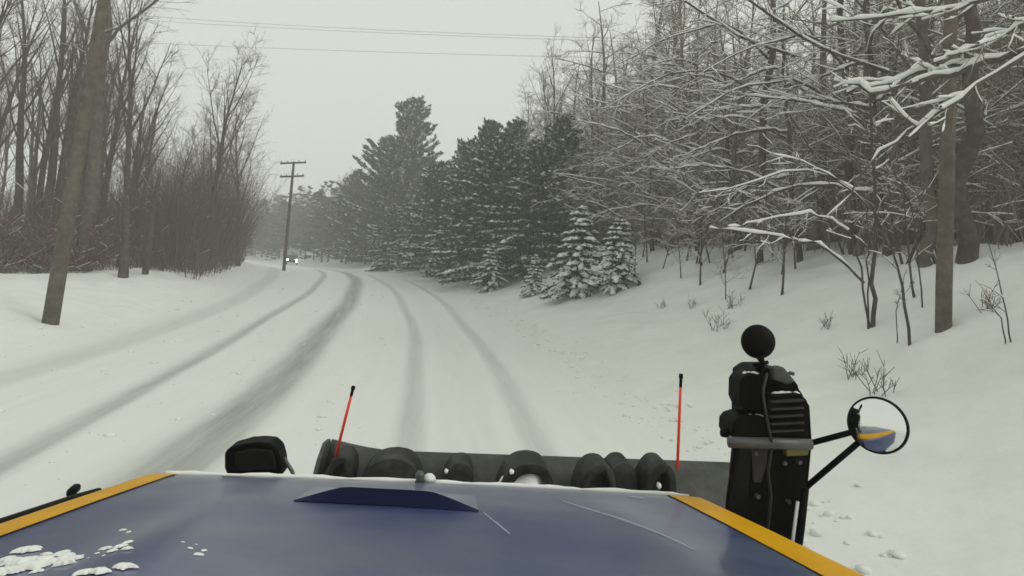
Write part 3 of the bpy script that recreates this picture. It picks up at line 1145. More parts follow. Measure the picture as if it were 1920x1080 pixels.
limbed('arching_sapling', 'dark crooked sapling arching over the snow toward the bare pole', 'sapling', b5,
       [(px_path([(1706, 650), (1700, 590), (1692, 530), (1672, 470), (1655, 440), (1640, 400)], d5, d5 + .3), .032, .016)],
       [(px_path([(1655, 440), (1640, 395), (1590, 350), (1540, 322), (1490, 315), (1430, 335), (1370, 355), (1310, 362)], d5 + .3, d5 - .3), .022, .008),
        (px_path([(1600, 355), (1560, 330), (1500, 300), (1450, 290)], d5 + .2, d5 - .3), .014, .007)],
       m_bark_dark, m_twig_right, .022, 6, 5, 7, .6)
for j, (pts, d, ra, lb) in enumerate([
        ([(1730, 578), (1722, 500), (1716, 420), (1700, 360), (1660, 310)], 12.6, .020, 'slim sapling leaning beside the bare pole'),
        ([(1702, 455), (1690, 390), (1670, 340), (1650, 310)], 17, .045, 'dark sapling pair on the crest of the bank before the bare pole'),
        ([(1682, 645), (1680, 590), (1690, 540), (1700, 505)], 11.6, .013, 'short thin sapling at the foot of the crooked one'),
        ([(1898, 640), (1885, 580), (1872, 520), (1852, 450)], 10.8, .015, 'thin leaning stem in the open snow past the bare pole'),
        ([(1885, 645), (1880, 600), (1860, 575), (1840, 560)], 10.7, .012, 'short broken stem beside the thin leaning stem')]):
    d = hit(*pts[0])
    w = px_path(pts, d)
    bb = np.array(w[0])
    bb[2] = gz(bb[0], bb[1])
    w[0] = tuple(bb - np.array([0, 0, .1]))
    limbed('sapling', lb, 'sapling', bb, [(w, ra, .006)], [], m_bark_dark, m_twig_right, .012, 4, 20 + j, 6, .45)
# saplings along the edge of the woods
for j in range(46):
    d = RNG.uniform(13, 44)
    s = RNG.uniform(9.2, 13.8)
    x = float(road_x(d)) + s * float(road_k(d))
    if x / d > .75 or x / d < .18:
        continue
    plant('sapling', SAP[RNG.randrange(3)], (x, d, gz(x, d)), 'young bare sapling with snowy twigs on the crest of the snow bank', 'sapling', 'saplings on the crest of the bank', RNG.uniform(0, 6.3), RNG.uniform(.5, 1.0), (RNG.uniform(-.15, .15), RNG.uniform(-.3, .15)))
# dry weeds poking out of the snow on the slope
random.seed(31)
WEED = []
for v in range(3):
    W = MB()
    for i in range(9):
        st = grow((U(-.12, .12), U(-.12, .12), -.05), nrm((U(-.7, .7), U(-.7, .7), 1)), U(.15, .5), 4, -.06, .18)
        W.tube(st, [.007, .006, .005, .003], 3)
        for _ in range(3):
            q, dd = along(st, U(.3, 1))
            W.tube(grow(q, side_dir(dd, .7, U(0, 6.3)), U(.08, .25), 2, 0, .1), [.005, .003], 3)
    WEED.append(W.mesh('dry_weed', m_brush))
for j, (px, d) in enumerate([(1300, 22), (1372, 20), (1345, 18.5), (1240, 24), (1600, 12.6), (1650, 11.2), (1545, 15.2), (1855, 12.2)]):
    o = obj('dry_weed', WEED[j % 3], None, on_ground(px, d))
    o.rotation_euler = (0, 0, j * 1.7)
    o.scale = (1.0 + .25 * (j % 3),) * 3
    tag(o, 'tuft of dry weed stems poking through the snow of the bank', 'weed', 'weeds on the snow bank')

# ------------------------------------------------------------------ poles and wires
pL = on_ground(93, 18.6)
r = thing('utility_pole', 'leaning weathered wooden pole at the near edge of the woods', 'utility pole', pL)
dirL = Vector(at(196, 0, 18.6) - at(104, 560, 18.6)).normalized()
topL = Vector((0, 0, -.6)) + dirL * 12.3
obj('shaft', tube_mesh('shaft', [(0, 0, -.6)] + [tuple(Vector((0, 0, -.6)) + dirL * a) for a in (2.0, 4.5, 7, 9.5, 12.3)], [.225, .215, .20, .185, .165, .15], m_pole, 14), r)
ax_c = Vector((.95, .3, 0)).normalized()
c_ = Vector((0, 0, -.6)) + dirL * 11.7
obj('crossarm', bm_mesh('crossarm', obox(c_ + Vector((.0, -.2, 0)), (ax_c, ax_c.cross(Vector((0, 0, 1))), Vector((0, 0, 1))), (2.4, .10, .12)), m_pole, bevel=.01), r)
obj('bracket', tube_mesh('bracket', [(0.0, -.05, 3.3), (.5, -.05, 3.33), (1.05, -.05, 3.36)], [.03, .03, .025], m_pole, 6), r)
pF = on_ground(532, 60)
r = thing('utility_pole', 'dark leaning pole with two crossarms beside the headlights', 'utility pole', pF)
dF = Vector(at(551, 303, 60) - pF)
obj('shaft', tube_mesh('shaft', [(0, 0, -.5)] + [tuple(dF * a) for a in (.25, .5, .75, 1.0)], [.17, .16, .15, .14, .12], m_pole_far, 10), r)
for f, w_ in ((.985, 2.5), (.86, 2.3)):
    c_ = dF * f + Vector((0, -.16, 0))
    a_ = Vector((.992, .08, .11)).normalized()
    arm = obj('crossarm', bm_mesh('crossarm', obox(c_, (a_, Vector((0, 1, 0)), Vector((0, 0, 1))), (w_, .11, .16)), m_pole_far, bevel=.01), r)
    for q in (-.46, -.22, .22, .46):
        obj('insulator', bm_mesh('insulator', lathe([(.0, 0), (.035, 0), (.05, .05), (.03, .12), (.045, .16), (0, .18)], c_ + a_ * w_ * q + Vector((0, 0, .08)), (0, 0, 1), 8), m_pole_far, True), arm)
dPR = hit(1768, 618)
pR = on_ground(1768, dPR)
r = thing('utility_pole', 'bare weathered pole standing in the snow slope before the woods', 'utility pole', pR)
dR = Vector(at(1779, 200, dPR) - at(1769, 600, dPR)).normalized()
obj('shaft', tube_mesh('shaft', [(0, 0, -.5)] + [tuple(dR * a) for a in (.8, 2.5, 5, 7.5, 9.4)], [.145, .145, .14, .13, .12, .11], m_pole, 14), r)
TL, TR = pL + np.array(dirL) * 0, Vector(pR) + dR * 9.2
for j, (h1, dz, sag) in enumerate(((9.35, -3.2, .12), (10.1, -2.9, .15), (10.25, -2.8, .2))):
    a = Vector(pL) + Vector((0, 0, -.6)) + dirL * h1
    b = TR + Vector((0, 0, dz - .5))
    pts = []
    for i in range(25):
        t = i / 24
        q = a.lerp(b, t)
        q.z -= sag * 4 * t * (1 - t)
        pts.append(tuple(q))
    o = obj('overhead_wire', tube_mesh('overhead_wire', pts, [.0042] * 25, m_wire, 5))
    tag(o, 'thin overhead wire spanning the road high up between the two near poles', 'wire', 'wires over the road')

# ------------------------------------------------------------------ oncoming car
m_car = mat('dark_car_paint', (.035, .037, .040), .35, coat=.6)
m_glass = mat('car_glass', (.02, .022, .025), .08)
m_rubber = mat('rubber', (.008, .008, .008), .8, spec=.15)
m_lamp = mat('lit_headlight', (.9, .9, .85), .3, emit=((1.0, .98, .90), 26.0))
m_rim = mat('wheel_rim', (.35, .35, .36), .35, metal=.8)
cp = at(547, 493, 105)
cx, cyy = float(cp[0]), 105.0
car = thing('oncoming_car', 'dark oncoming car with lit headlights far down the snowy road', 'car', (cx, cyy, gz(cx, cyy)), None, math.atan2(-.46, -.89) + PI / 2 + PI)
car.rotation_euler = (0, 0, math.atan2(.89, -.30) + PI / 2)
side = [(2.25, .35), (2.3, .62), (2.2, .88), (1.3, 1.02), (.75, 1.05), (.15, 1.62), (-.2, 1.70), (-1.7, 1.68), (-2.15, 1.15), (-2.25, .9), (-2.25, .38)]
obj('body', bm_mesh('body', prism([(-.92, y, z) for y, z in side], (1.84, 0, 0)), m_car, False, .07, 3), car)
ws = [(-.74, .74, 1.09), (.74, .74, 1.09), (.64, .17, 1.58), (-.64, .17, 1.58)]
obj('windshield', bm_mesh('windshield', prism(ws, (0, .035, .03)), m_glass), car)
obj('grille', bm_mesh('grille', obox((0, 2.27, .66), ((1, 0, 0), (0, 1, 0), (0, 0, 1)), (1.0, .09, .2)), m_rubber, bevel=.02), car)
for sx_ in (-1, 1):
    obj('headlight', bm_mesh('headlight', lathe([(0, .1), (.09, .09), (.125, .05), (.13, -.05), (0, -.05)], (sx_ * .68, 2.27, .80), (0, 1, 0), 20), m_lamp, True), car)
    for yy in (1.45, -1.4):
        w_ = obj('wheel', bm_mesh('wheel', lathe([(0, -.1), (.33, -.1), (.35, -.06), (.35, .06), (.33, .1), (0, .1)], (sx_ * .84, yy, .34), (1, 0, 0), 24), m_rubber, True), car)
        obj('rim', bm_mesh('rim', lathe([(0, .115), (.2, .115), (.22, .09), (0, .09)], (sx_ * .84, yy, .34), (sx_, 0, 0), 16), m_rim, True), w_)
obj('fog_light', bm_mesh('fog_light', lathe([(0, .06), (.06, .05), (.07, 0), (0, 0)], (-.80, 2.28, .46), (0, 1, 0), 16), m_lamp, True), car)

# ------------------------------------------------------------------ the plow truck the camera rides in
m_blue = mat('blue_paint', (.034, .050, .150), .34, coat=.35, noise=(1.1, (.095, .124, .185), .40, .64), bump=(3, .10, .02), spec=.5)
m_navy = mat('navy_shade', (.004, .008, .040), .5, spec=.12)  # dark tone stands in for shade on the scoop's rear face
m_yellow = mat('yellow_paint', (.66, .345, .002), .45, noise=(4, (.56, .28, .003), .45, .7), spec=.25)
m_black = mat('black_plastic', (.003, .003, .0025), .5, noise=(9, (.009, .009, .008), .5, .75), spec=.06)
m_steel = mat('dark_steel', (.040, .042, .037), .6, noise=(5, (.085, .087, .078), .40, .70), bump=(14, .3, .01), spec=.3)
m_rib = mat('black_rib', (.012, .0125, .010), .55, noise=(6, (.05, .051, .045), .46, .72), bump=(14, .3, .01), spec=.25)
m_grey = mat('grey_bracket', (.11, .11, .115), .45, metal=.3, noise=(7, (.05, .05, .05), .4, .7))
m_grey_dark = mat('dark_bracket', (.020, .020, .019), .5, noise=(8, (.035, .034, .032), .4, .7), spec=.3)
m_mirror = mat('convex_mirror_glass', (.80, .81, .80), .06, metal=1.0)
m_amber = mat('amber_lens', (.13, .11, .012), .35)
m_red = mat('orange_rod', (.70, .045, .02), .5)
m_white = mat('white_rod', (.7, .7, .68), .5)
V3 = Vector
A, B = V3(at(268, 882, 2.3)), V3(at(1328, 928, 2.5))
yaw = V3(ray(835, 701))                                     # the bonnet's own line, sloping down forward
rt = (B - A); rt.z = 0; rt.normalize()
fw = V3((-rt.y, rt.x, 0))
upv = V3((0, 0, 1))
BONNET_L = 1.75


def bonnet(u, v, lift=0.0):
    """u -1..1 across, v 0 front .. 1 windscreen"""
    p = A.lerp(B, (u + 1) / 2) - yaw * (v * BONNET_L)
    crown = .030 * (1 - u * u) + .02 * math.exp(-((abs(u) - .52) / .10) ** 2) * min(1, v * 2)
    nose = -.05 * max(0, 1 - v / .06) ** 2 * .4
    edge = -.05 * max(0, (abs(u) - .93) / .07) ** 2
    p.z += crown * min(1, .35 + v * 2) + nose + edge + lift
    return p


truck = thing('plow_truck', 'blue and yellow plow truck whose bonnet points down the snowy road', 'truck', tuple(V3((A + B) / 2 - fw * 1.0) * 1.0))
t0 = V3(truck.location); t0.z = 0
truck.location = t0


def tpart(name, me_, parent=None):
    """mesh in world coordinates -> part of the truck"""
    me_.transform(Matrix.Translation(-t0))
    return obj(name, me_, parent or truck)


bm = bmesh.new()
NU, NV = 40, 24
gridv = [[bm.verts.new(bonnet(-1 + 2 * i / NU, j / NV)) for i in range(NU + 1)] for j in range(NV + 1)]
for j in range(NV):
    for i in range(NU):
        bm.faces.new((gridv[j][i], gridv[j][i + 1], gridv[j + 1][i + 1], gridv[j + 1][i]))
rim = [gridv[j][0] for j in range(NV, 0, -1)] + gridv[0] + [gridv[j][NU] for j in range(1, NV + 1)]
low1 = [bm.verts.new(v.co + fw * (.04 if v in gridv[0] else 0) - upv * .07 + rt * (-.03 if v.co.dot(rt) < (A + B).dot(rt) / 2 and v not in gridv[0] else .03 if v not in gridv[0] else 0)) for v in rim]
low2 = [bm.verts.new(v.co + fw * (.06 if v in gridv[0] else 0) - upv * .75) for v in rim]
for a_, b_ in ((rim, low1), (low1, low2)):
    for i in range(len(rim) - 1):
        bm.faces.new((a_[i], b_[i], b_[i + 1], a_[i + 1]))
hood = tpart('bonnet', bm_mesh('bonnet', bm, m_blue, True))


def strip(u0a, u1a, v0, v1, nu, nv, lift):
    bm_ = bmesh.new()
    g_ = [[bm_.verts.new(bonnet(u0a + (u1a - u0a) * i / nu, v0 + (v1 - v0) * j / nv, lift)) for i in range(nu + 1)] for j in range(nv + 1)]
    for j in range(nv):
        for i in range(nu):
            bm_.faces.new((g_[j][i], g_[j][i + 1], g_[j + 1][i + 1], g_[j + 1][i]))
    return bm_


tpart('stripe', bm_mesh('stripe', strip(-.992, -.868, .004, .99, 6, 24, .0035), m_yellow, True), hood)
tpart('stripe', bm_mesh('stripe', strip(.822, .992, .004, .99, 6, 24, .0035), m_yellow, True), hood)
# rim of snow along the nose
random.seed(77)
pts = [bonnet(-.93 + 1.86 * i / 60, .0, .008) + fw * .012 for i in range(61)]
tpart('snow_rim', tube_mesh('snow_rim', [tuple(p_) for p_ in pts], [.0075 + .004 * math.sin(i * .7) * math.sin(i * .23) + U(0, .003) for i in range(61)], m_snow_lump, 8), hood)


def hood_uv(px, py):
    """bonnet coordinates under photograph position"""
    best = None
    for i in range(81):
        for j in range(61):
            q = bonnet(-1 + i / 40, j / 60)
            d_ = np.array(q) - CAM
            z_ = d_ @ cf
            x_ = 960 + LENS_PX * (d_ @ cr) / z_
            y_ = 540 - LENS_PX * (d_ @ cu) / z_ + SHIFT * 1920
            e_ = (x_ - px) ** 2 + (y_ - py) ** 2
            if best is None or e_ < best[0]:
                best = (e_, -1 + i / 40, j / 60)
    return best[1], best[2]


# raised air scoop: a low bump, shade painted navy on its rear face
ua, va = hood_uv(572, 945)
ub, vb = hood_uv(878, 957)
bm = bmesh.new()
N = 20
rows = []
for i in range(N + 1):
    t = i / N
    u_ = ua - .03 + (ub - ua + .07) * t
    v_ = va + (vb - va) * t
    h_ = .043 * min(1, math.sin(math.pi * min(1, max(0, t))) * 1.35) + .0012
    bp0 = bonnet(u_, v_, .002)
    bt = bonnet(u_, v_ - .012, h_)
    bf = bonnet(u_, max(.02, v_ - .16), .0015)
    rows.append([bm.verts.new(p_) for p_ in (bp0, bt, bonnet(u_, v_ - .06, h_ * .75), bf)])
for i in range(N):
    for k in range(1, 3):
        bm.faces.new((rows[i][k], rows[i + 1][k], rows[i + 1][k + 1], rows[i][k + 1]))
scoop = tpart('air_scoop', bm_mesh('air_scoop', bm, m_blue, True), hood)
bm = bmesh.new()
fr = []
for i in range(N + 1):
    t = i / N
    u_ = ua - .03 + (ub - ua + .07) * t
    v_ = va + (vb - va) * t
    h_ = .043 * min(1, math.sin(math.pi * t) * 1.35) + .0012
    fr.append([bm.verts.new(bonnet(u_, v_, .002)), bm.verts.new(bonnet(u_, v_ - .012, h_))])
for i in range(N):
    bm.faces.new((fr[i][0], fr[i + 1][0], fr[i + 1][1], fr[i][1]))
tpart('scoop_shade', bm_mesh('scoop_shade', bm, m_navy, True), hood)
m_pale_streak = mat('pale_streak', (.34, .37, .45), .6)
# creases drawn as thin raised streaks, paler than the paint
for (xa, ya, xb, yb, rr) in ((1040, 938, 1308, 1030, .004), (905, 962, 955, 1003, .003), (1180, 934, 1208, 937, .004)):
    u1, v1 = hood_uv(xa, ya)
    u2, v2 = hood_uv(xb, yb)
    P_ = [tuple(bonnet(u1 + (u2 - u1) * i / 10, v1 + (v2 - v1) * i / 10, .0005)) for i in range(11)]
    tpart('crease_streak', tube_mesh('crease_streak', P_, [.001] + [rr * U(.6, 1.0) for _ in range(9)] + [.001], m_pale_streak, 6), hood)
# crumbs and crusts of snow frozen on the bonnet
crumbs = []
for (px, py, n_, sx_, sy_, big_) in ((50, 1066, 16, 42, 9, .020), (112, 1050, 10, 22, 7, .014), (225, 1029, 12, 20, 6, .008), (208, 1072, 9, 16, 7, .011), (378, 1040, 8, 20, 6, .006), (234, 1000, 3, 8, 3, .005), (170, 1039, 5, 22, 4, .004), (350, 1026, 3, 8, 4, .003)):
    crumbs += [(px + random.gauss(0, sx_), py + random.gauss(0, sy_), big_ * U(.35, 1.5), big_ * U(.25, .7)) for _ in range(n_)]
for j, (px, py, ra, rb) in enumerate(crumbs):
    if not (0 < px < 470 and 985 < py < 1080):
        continue
    u_, v_ = hood_uv(px, py)
    bm = bmesh.new()
    rings = []
    K = 36
    pa, pb, pc = U(0, 6), U(0, 6), U(0, 6)
    ph = [.85 + .22 * math.sin(2 * 6.283 * i / K + pa) + .18 * math.sin(5 * 6.283 * i / K + pb) + .12 * math.sin(9 * 6.283 * i / K + pc) for i in range(K)]
    for f_, h_ in ((1.0, .001), (.8, .006), (.4, .010)):
        rings.append([bm.verts.new(bonnet(u_ + (math.cos(6.283 * i / K) * ra * ph[i] * f_ + math.sin(6.283 * i / K) * ra * .25) , min(1, max(0, v_ - math.sin(6.283 * i / K) * rb * 1.1 * ph[i] * f_)), h_ * min(1.2, ra / .02) + .0008)) for i in range(K)])
    for a_, b_ in zip(rings[:-1], rings[1:]):
        for i in range(K):
            bm.faces.new((a_[i], a_[(i + 1) % K], b_[(i + 1) % K], b_[i]))
    bm.faces.new(rings[-1])
    tpart('snow_patch', bm_mesh('snow_patch', bm, m_snow_lump, True), hood)
# dark seal and latch along the far-side edge
u1, v1 = -1.0, .14
P_ = [tuple(bonnet(-1.0, .14 + .83 * i / 12, .0) - rt * .020 + upv * .020) for i in range(13)]
tpart('edge_seal', tube_mesh('edge_seal', P_, [.012] + [.016] * 12, m_black, 8), hood)
c_ = V3(at(138, 919, 2.02))
tpart('bonnet_latch', bm_mesh('bonnet_latch', lathe([(0, -.04), (.008, -.04), (.014, -.02), (.014, .02), (.008, .04), (0, .04)], c_, fw - rt * .3 - rt * .0 + yaw * .3, 14), m_black, True), hood)
# small ornament knob on the nose
c_ = bonnet(-.063, .01, .02)
tpart('bonnet_knob', bm_mesh('bonnet_knob', lathe([(0, 0), (.020, 0), (.014, .018), (.018, .034), (.010, .046), (0, .048)], c_ - upv * .02, upv, 16), m_grey, True), hood)
tpart('snow_patch', bm_mesh('snow_patch', lathe([(0, .012), (.012, .01), (.022, .0), (.026, -.012), (0, -.012)], c_ + rt * .035 + fw * .02, upv, 12), m_snow_lump, True), hood)

# front end below the bonnet: grille, bumper, wings and wheels
mid = (A + B) / 2
gc = V3((mid.x, mid.y, 1.22)) + fw * .02
ax3 = (rt, fw, upv)
grille = tpart('grille', bm_mesh('grille', obox(gc, ax3, (1.0, .10, .62)), m_black, bevel=.02))
for i in range(6):
    tpart('bar', bm_mesh('bar', obox(gc + fw * .055 + upv * (-.24 + .096 * i), ax3, (.94, .02, .03)), m_grey, bevel=.006), grille)
tpart('bumper', bm_mesh('bumper', obox(V3((mid.x, mid.y, .72)) + fw * .12, ax3, (2.3, .18, .34)), m_steel, bevel=.03))
for s_ in (-1, 1):
    wc = V3((mid.x, mid.y, 0)) + rt * s_ * 1.06 - fw * .62
    prof = [wc + fw * (math.cos(a_) * .68) + upv * (.56 + math.sin(a_) * .68) for a_ in [math.pi * i / 12 for i in range(13)]]
    prof += [wc + fw * (math.cos(a_) * .58) + upv * (.56 + math.sin(a_) * .58) for a_ in [math.pi * i / 12 for i in range(12, -1, -1)]]
    tpart('wing', bm_mesh('wing', prism([p_ - rt * .2 for p_ in prof], rt * .40), m_black if s_ > 0 else m_yellow, False, .01))
    w_ = tpart('wheel', bm_mesh('wheel', lathe([(.28, -.14), (.48, -.15), (.53, -.10), (.53, .10), (.48, .15), (.28, .14), (.28, -.14)], wc + upv * .53, rt, 36), m_rubber, True))
    tpart('rim', bm_mesh('rim', lathe([(0, .05), (.10, .05), (.12, .0), (.26, .02), (.285, .10), (.285, -.1), (0, -.1)], wc + upv * .53, rt * s_, 28), m_rim, True), w_)

# plow lamp on the driver-side wing: moulded housing seen from behind
D = 2.62
out = [(416, 836), (424, 826), (455, 818), (490, 815), (515, 817), (528, 829), (534, 850), (536, 885), (520, 905), (440, 905), (424, 893), (416, 872)]
out = [(x + 4 if x < 475 else x - 8, y + (14 if y < 860 else 6)) for x, y in out]
lamp = tpart('plow_lamp', bm_mesh('plow_lamp', prism([at(x, y, D) for x, y in out], fw * .11), m_black, False, .010, 2))
out2 = [(440, 850), (470, 843), (508, 846), (514, 860), (516, 882), (447, 882), (440, 872)]
tpart('back_cover', bm_mesh('back_cover', prism([at(x, y, D - .018) for x, y in out2], fw * .02), m_rubber, False, .005), lamp)
tpart('lens', bm_mesh('lens', prism([at(480 + (x - 480) * .8, 862 + (y - 862) * .8, D + .01) + np.array(fw) * .105 for x, y in out], fw * .012), m_white), lamp)
tpart('stay', tube_mesh('stay', [tuple(at(532, 858, D + .05)), tuple(at(548, 884, D + .05)), tuple(at(560, 925, D + .05))], [.008, .008, .008], m_grey, 8), lamp)
tpart('stay', tube_mesh('stay', [tuple(at(475, 895, D + .06)), tuple(at(475, 960, D + .06)), tuple(at(470, 1040, D + .06))], [.022, .022, .022], m_black, 8), lamp)

# lamp and mirror tower on the kerb-side wing
D = 2.35
tower = tpart('lamp_tower', bm_mesh('lamp_tower', prism([at(x, y, D) for x, y in [(1408, 702), (1425, 690), (1462, 690), (1483, 704), (1498, 722), (1500, 742), (1512, 748), (1520, 762), (1522, 830), (1515, 905), (1506, 960), (1495, 1075), (1400, 1075), (1402, 985), (1404, 905), (1410, 840), (1408, 775)]], fw * .16), m_black, False, .009, 2))
tpart('lamp_pod', bm_mesh('lamp_pod', prism([at(x, y, D - .03) for x, y in [(1388, 716), (1396, 705), (1408, 700), (1422, 702), (1428, 718), (1426, 758), (1415, 768), (1404, 770), (1394, 765), (1387, 750)]], fw * .10), m_black, False, .006, 2), tower)
tpart('lamp_pod', bm_mesh('lamp_pod', prism([at(x, y, D - .05) for x, y in [(1374, 795), (1382, 785), (1398, 780), (1432, 781), (1440, 792), (1440, 824), (1378, 824), (1373, 815)]], fw * .12), m_black, False, .006, 2), tower)
tpart('adjuster_knob', bm_mesh('adjuster_knob', lathe([(0, 0), (.014, 0), (.017, .012), (.014, .028), (0, .03)], at(1366, 812, D), -rt, 14), m_black, True), tower)
tpart('housing', bm_mesh('housing', prism([at(x, y, D - .045) for x, y in [(1440, 742), (1500, 738), (1514, 750), (1516, 818), (1500, 824), (1440, 822)]], fw * .06), m_black, False, .006, 2), tower)
tpart('mount_plate', bm_mesh('mount_plate', prism([at(x, y, D - .03) for x, y in [(1450, 690), (1470, 688), (1492, 715), (1478, 722), (1450, 712)]], fw * .05), m_steel, True, .006), tower)
br = tpart('crossbar', tube_mesh('crossbar', [tuple(at(1366, 829, D - .06)), tuple(at(1440, 831, D - .06)), tuple(at(1521, 833, D - .06))], [.019, .021, .019], m_grey, 12))
tpart('amber_marker', bm_mesh('amber_marker', prism([at(x, y, D - .062) for x, y in [(1474, 843), (1518, 840), (1516, 854), (1476, 856)]], fw * .03), m_amber, False, .004), br)
tpart('post', tube_mesh('post', [tuple(at(1381, 832, D - .04)), tuple(at(1378, 862, D - .04)), tuple(at(1374, 876, D - .04)), tuple(at(1366, 930, D - .04)), tuple(at(1362, 980, D - .04))], [.013, .013, .009, .008, .008], m_black, 8), br)
tpart('post', tube_mesh('post', [tuple(at(1496, 940, D - .05)), tuple(at(1488, 1000, D - .05)), tuple(at(1482, 1050, D - .05))], [.006, .006, .006], m_white, 8), tower)
tpart('post', tube_mesh('post', [tuple(at(1510, 915, D - .05)), tuple(at(1502, 990, D - .05)), tuple(at(1494, 1050, D - .05))], [.013, .013, .013], m_black, 8), tower)
for q in range(5):                                          # cooling fins on the lamp's back
    y0 = 752 + q * 14
    tpart('cooling_fin', bm_mesh('cooling_fin', prism([at(x, y, D - .062) for x, y in [(1446, y0), (1508, y0 - 3), (1509, y0 + 1), (1446, y0 + 4)]], fw * .02), m_grey_dark, False, .001), tower)
for x, y in ((1416, 850), (1470, 868), (1498, 866), (1420, 930), (1478, 940), (1484, 700)):
    tpart('bolt', bm_mesh('bolt', lathe([(0, -.012), (.007, -.012), (.008, -.006), (.008, .01), (0, .01)], at(x, y, D - .012), -fw, 6), m_grey, False), tower)
cab = [at(1438, 700, D - .03), at(1430, 735, D - .07), at(1436, 775, D - .08), at(1448, 835, D - .075), at(1440, 885, D - .04), at(1446, 930, D - .03), at(1440, 990, D - .02)]
tpart('cable', tube_mesh('cable', [tuple(along([tuple(c__) for c__ in cab], i / 20)[0]) for i in range(21)], [.005] * 21, m_grey_dark, 8), tower)
for (x0, x1, y, dd) in ((1392, 1424, 700, -.03), (1380, 1432, 780, -.05), (1446, 1500, 737, -.045)):
    P_ = [tuple(at(x0 + (x1 - x0) * i / 8, y + U(-1, 1), D + dd + .03)) for i in range(9)]
    tpart('settled_snow', tube_mesh('settled_snow', P_, [.001] + [U(.004, .008) for _ in range(7)] + [.001], m_snow_lump, 6), tower)
tpart('bracket', bm_mesh('bracket', prism([at(x, y, D - .02) for x, y in [(1412, 842), (1440, 842), (1438, 870), (1428, 905), (1414, 905)]], fw * .012), m_grey_dark, False, .002), tower)
# round mirror seen from behind, on a ball joint
rm = tpart('round_mirror', bm_mesh('round_mirror', lathe([(0, -.030), (.03, -.027), (.052, -.016), (.062, .0), (.064, .012), (.060, .016), (0, .016)], at(1423, 641, D), V3((.05, 1, 0)), 40), m_black, True))
tpart('ball_joint', tube_mesh('ball_joint', [tuple(at(1425, 668, D - .02)), tuple(at(1429, 680, D - .01)), tuple(at(1424, 690, D)), tuple(at(1432, 704, D + .02))], [.016, .010, .017, .014], m_black, 10), rm)
tpart('bolt', tube_mesh('bolt', [tuple(at(1412, 685, D)), tuple(at(1440, 679, D))], [.007, .007], m_black, 8), rm)
# convex mirror on two arms
mc = V3(at(1644, 797, 2.30))
mx_ax = V3((-.66, -.74, .12)).normalized()
cm = tpart('convex_mirror', bm_mesh('convex_mirror', lathe([(0, .026), (.027, .0243), (.054, .019), (.077, .011), (.094, .002)], mc, mx_ax, 48), m_mirror, True))
tpart('rim', bm_mesh('rim', lathe([(.092, .0), (.095, .005), (.098, .003), (.101, -.012), (.08, -.035), (.04, -.05), (0, -.052)], mc, mx_ax, 48), m_black, True), cm)
back = mc - mx_ax * .045
for (xa, ya, w_) in ((1516, 832, .011), (1506, 918, .011)):
    e0 = V3(at(xa, ya, 2.42))
    P_ = [tuple(e0), tuple(e0.lerp(back, .55)), tuple(back)]
    tpart('arm', tube_mesh('arm', P_, [w_, w_, w_], m_black, 8), cm)

# ------------------------------------------------------------------ snow plow in front of the truck
PD = 4.35
pl_l, pl_r = V3(at(598, 850, PD)), V3(at(1452, 874, PD + .25))
pl_l.z = pl_r.z = (pl_l.z + pl_r.z) / 2 - .105
prt = (pl_r - pl_l); PW = prt.length; prt.normalize()
pfw = V3((-prt.y, prt.x, 0))
plow = thing('snow_plow', 'dark steel plow blade with arched ribs and red marker rods before the truck', 'snow plow', tuple(V3(((pl_l.x + pl_r.x) / 2, (pl_l.y + pl_r.y) / 2, 0))))
p0 = V3(plow.location)


def ppart(name, me_, parent=None):
    me_.transform(Matrix.Translation(-p0))
    return obj(name, me_, parent or plow)


ZT = pl_l.z
sec = []
for i in range(13):                                   # curled section: forward lip on top, cutting edge below
    a_ = i / 12
    sec.append((.42 * (2 * a_ - 1) ** 2 * (1 if a_ > .5 else .7) - .0, .05 + (ZT - .05) * a_))
bm = bmesh.new()
K = 24
fr = [[bm.verts.new(pl_l + prt * PW * i / K + pfw * (y_ + .0) + upv * (z_ - ZT) + upv * (.07 * max(0, 1 - i / 3.5) ** 1.5 if k > 9 else 0)) for k, (y_, z_) in enumerate(sec)] for i in range(K + 1)]
bk = [[bm.verts.new(v.co + pfw * .03) for v in row] for row in fr]
for i in range(K):
    for k in range(12):
        bm.faces.new((fr[i][k], fr[i + 1][k], fr[i + 1][k + 1], fr[i][k + 1]))
        bm.faces.new((bk[i][k], bk[i][k + 1], bk[i + 1][k + 1], bk[i + 1][k]))
    bm.faces.new((fr[i][12], fr[i + 1][12], bk[i + 1][12], bk[i][12]))
    bm.faces.new((fr[i][0], bk[i][0], bk[i + 1][0], fr[i + 1][0]))
for i in (0, K):
    for k in range(12):
        bm.faces.new((fr[i][k], fr[i][k + 1], bk[i][k + 1], bk[i][k]))
ppart('moldboard', bm_mesh('moldboard', bm, m_steel, True))


def plow_x(px):
    """distance along the blade under photograph column px"""
    q = V3(at(px, 860, PD + .1))
    return (q - pl_l).dot(prt)


def arch(px0, px1, top, thick, depth, hollow, m_, back=0.0):
    xa, xb = plow_x(px0), plow_x(px1)
    c_ = (xa + xb) / 2
    w_ = (xb - xa) / 2
    zb = ZT - .22
    H_ = top - zb
    outer, inner = [], []
    for i in range(17):
        a_ = math.pi * (1 - i / 16)
        ca, sa = math.cos(a_), math.sin(a_)
        ca = math.copysign(abs(ca) ** .8, ca)
        outer.append(pl_l + prt * (c_ + ca * w_ + .03 * sa) + upv * (zb + sa ** .75 * H_ - ZT) + pfw * back)
        inner.append(pl_l + prt * (c_ + ca * (w_ - thick) + .03 * sa) + upv * (zb + sa ** .75 * (H_ - thick) - ZT) + pfw * back)
    if hollow:
        return prism(outer + inner[::-1], pfw * depth)
    return prism(outer, pfw * depth)


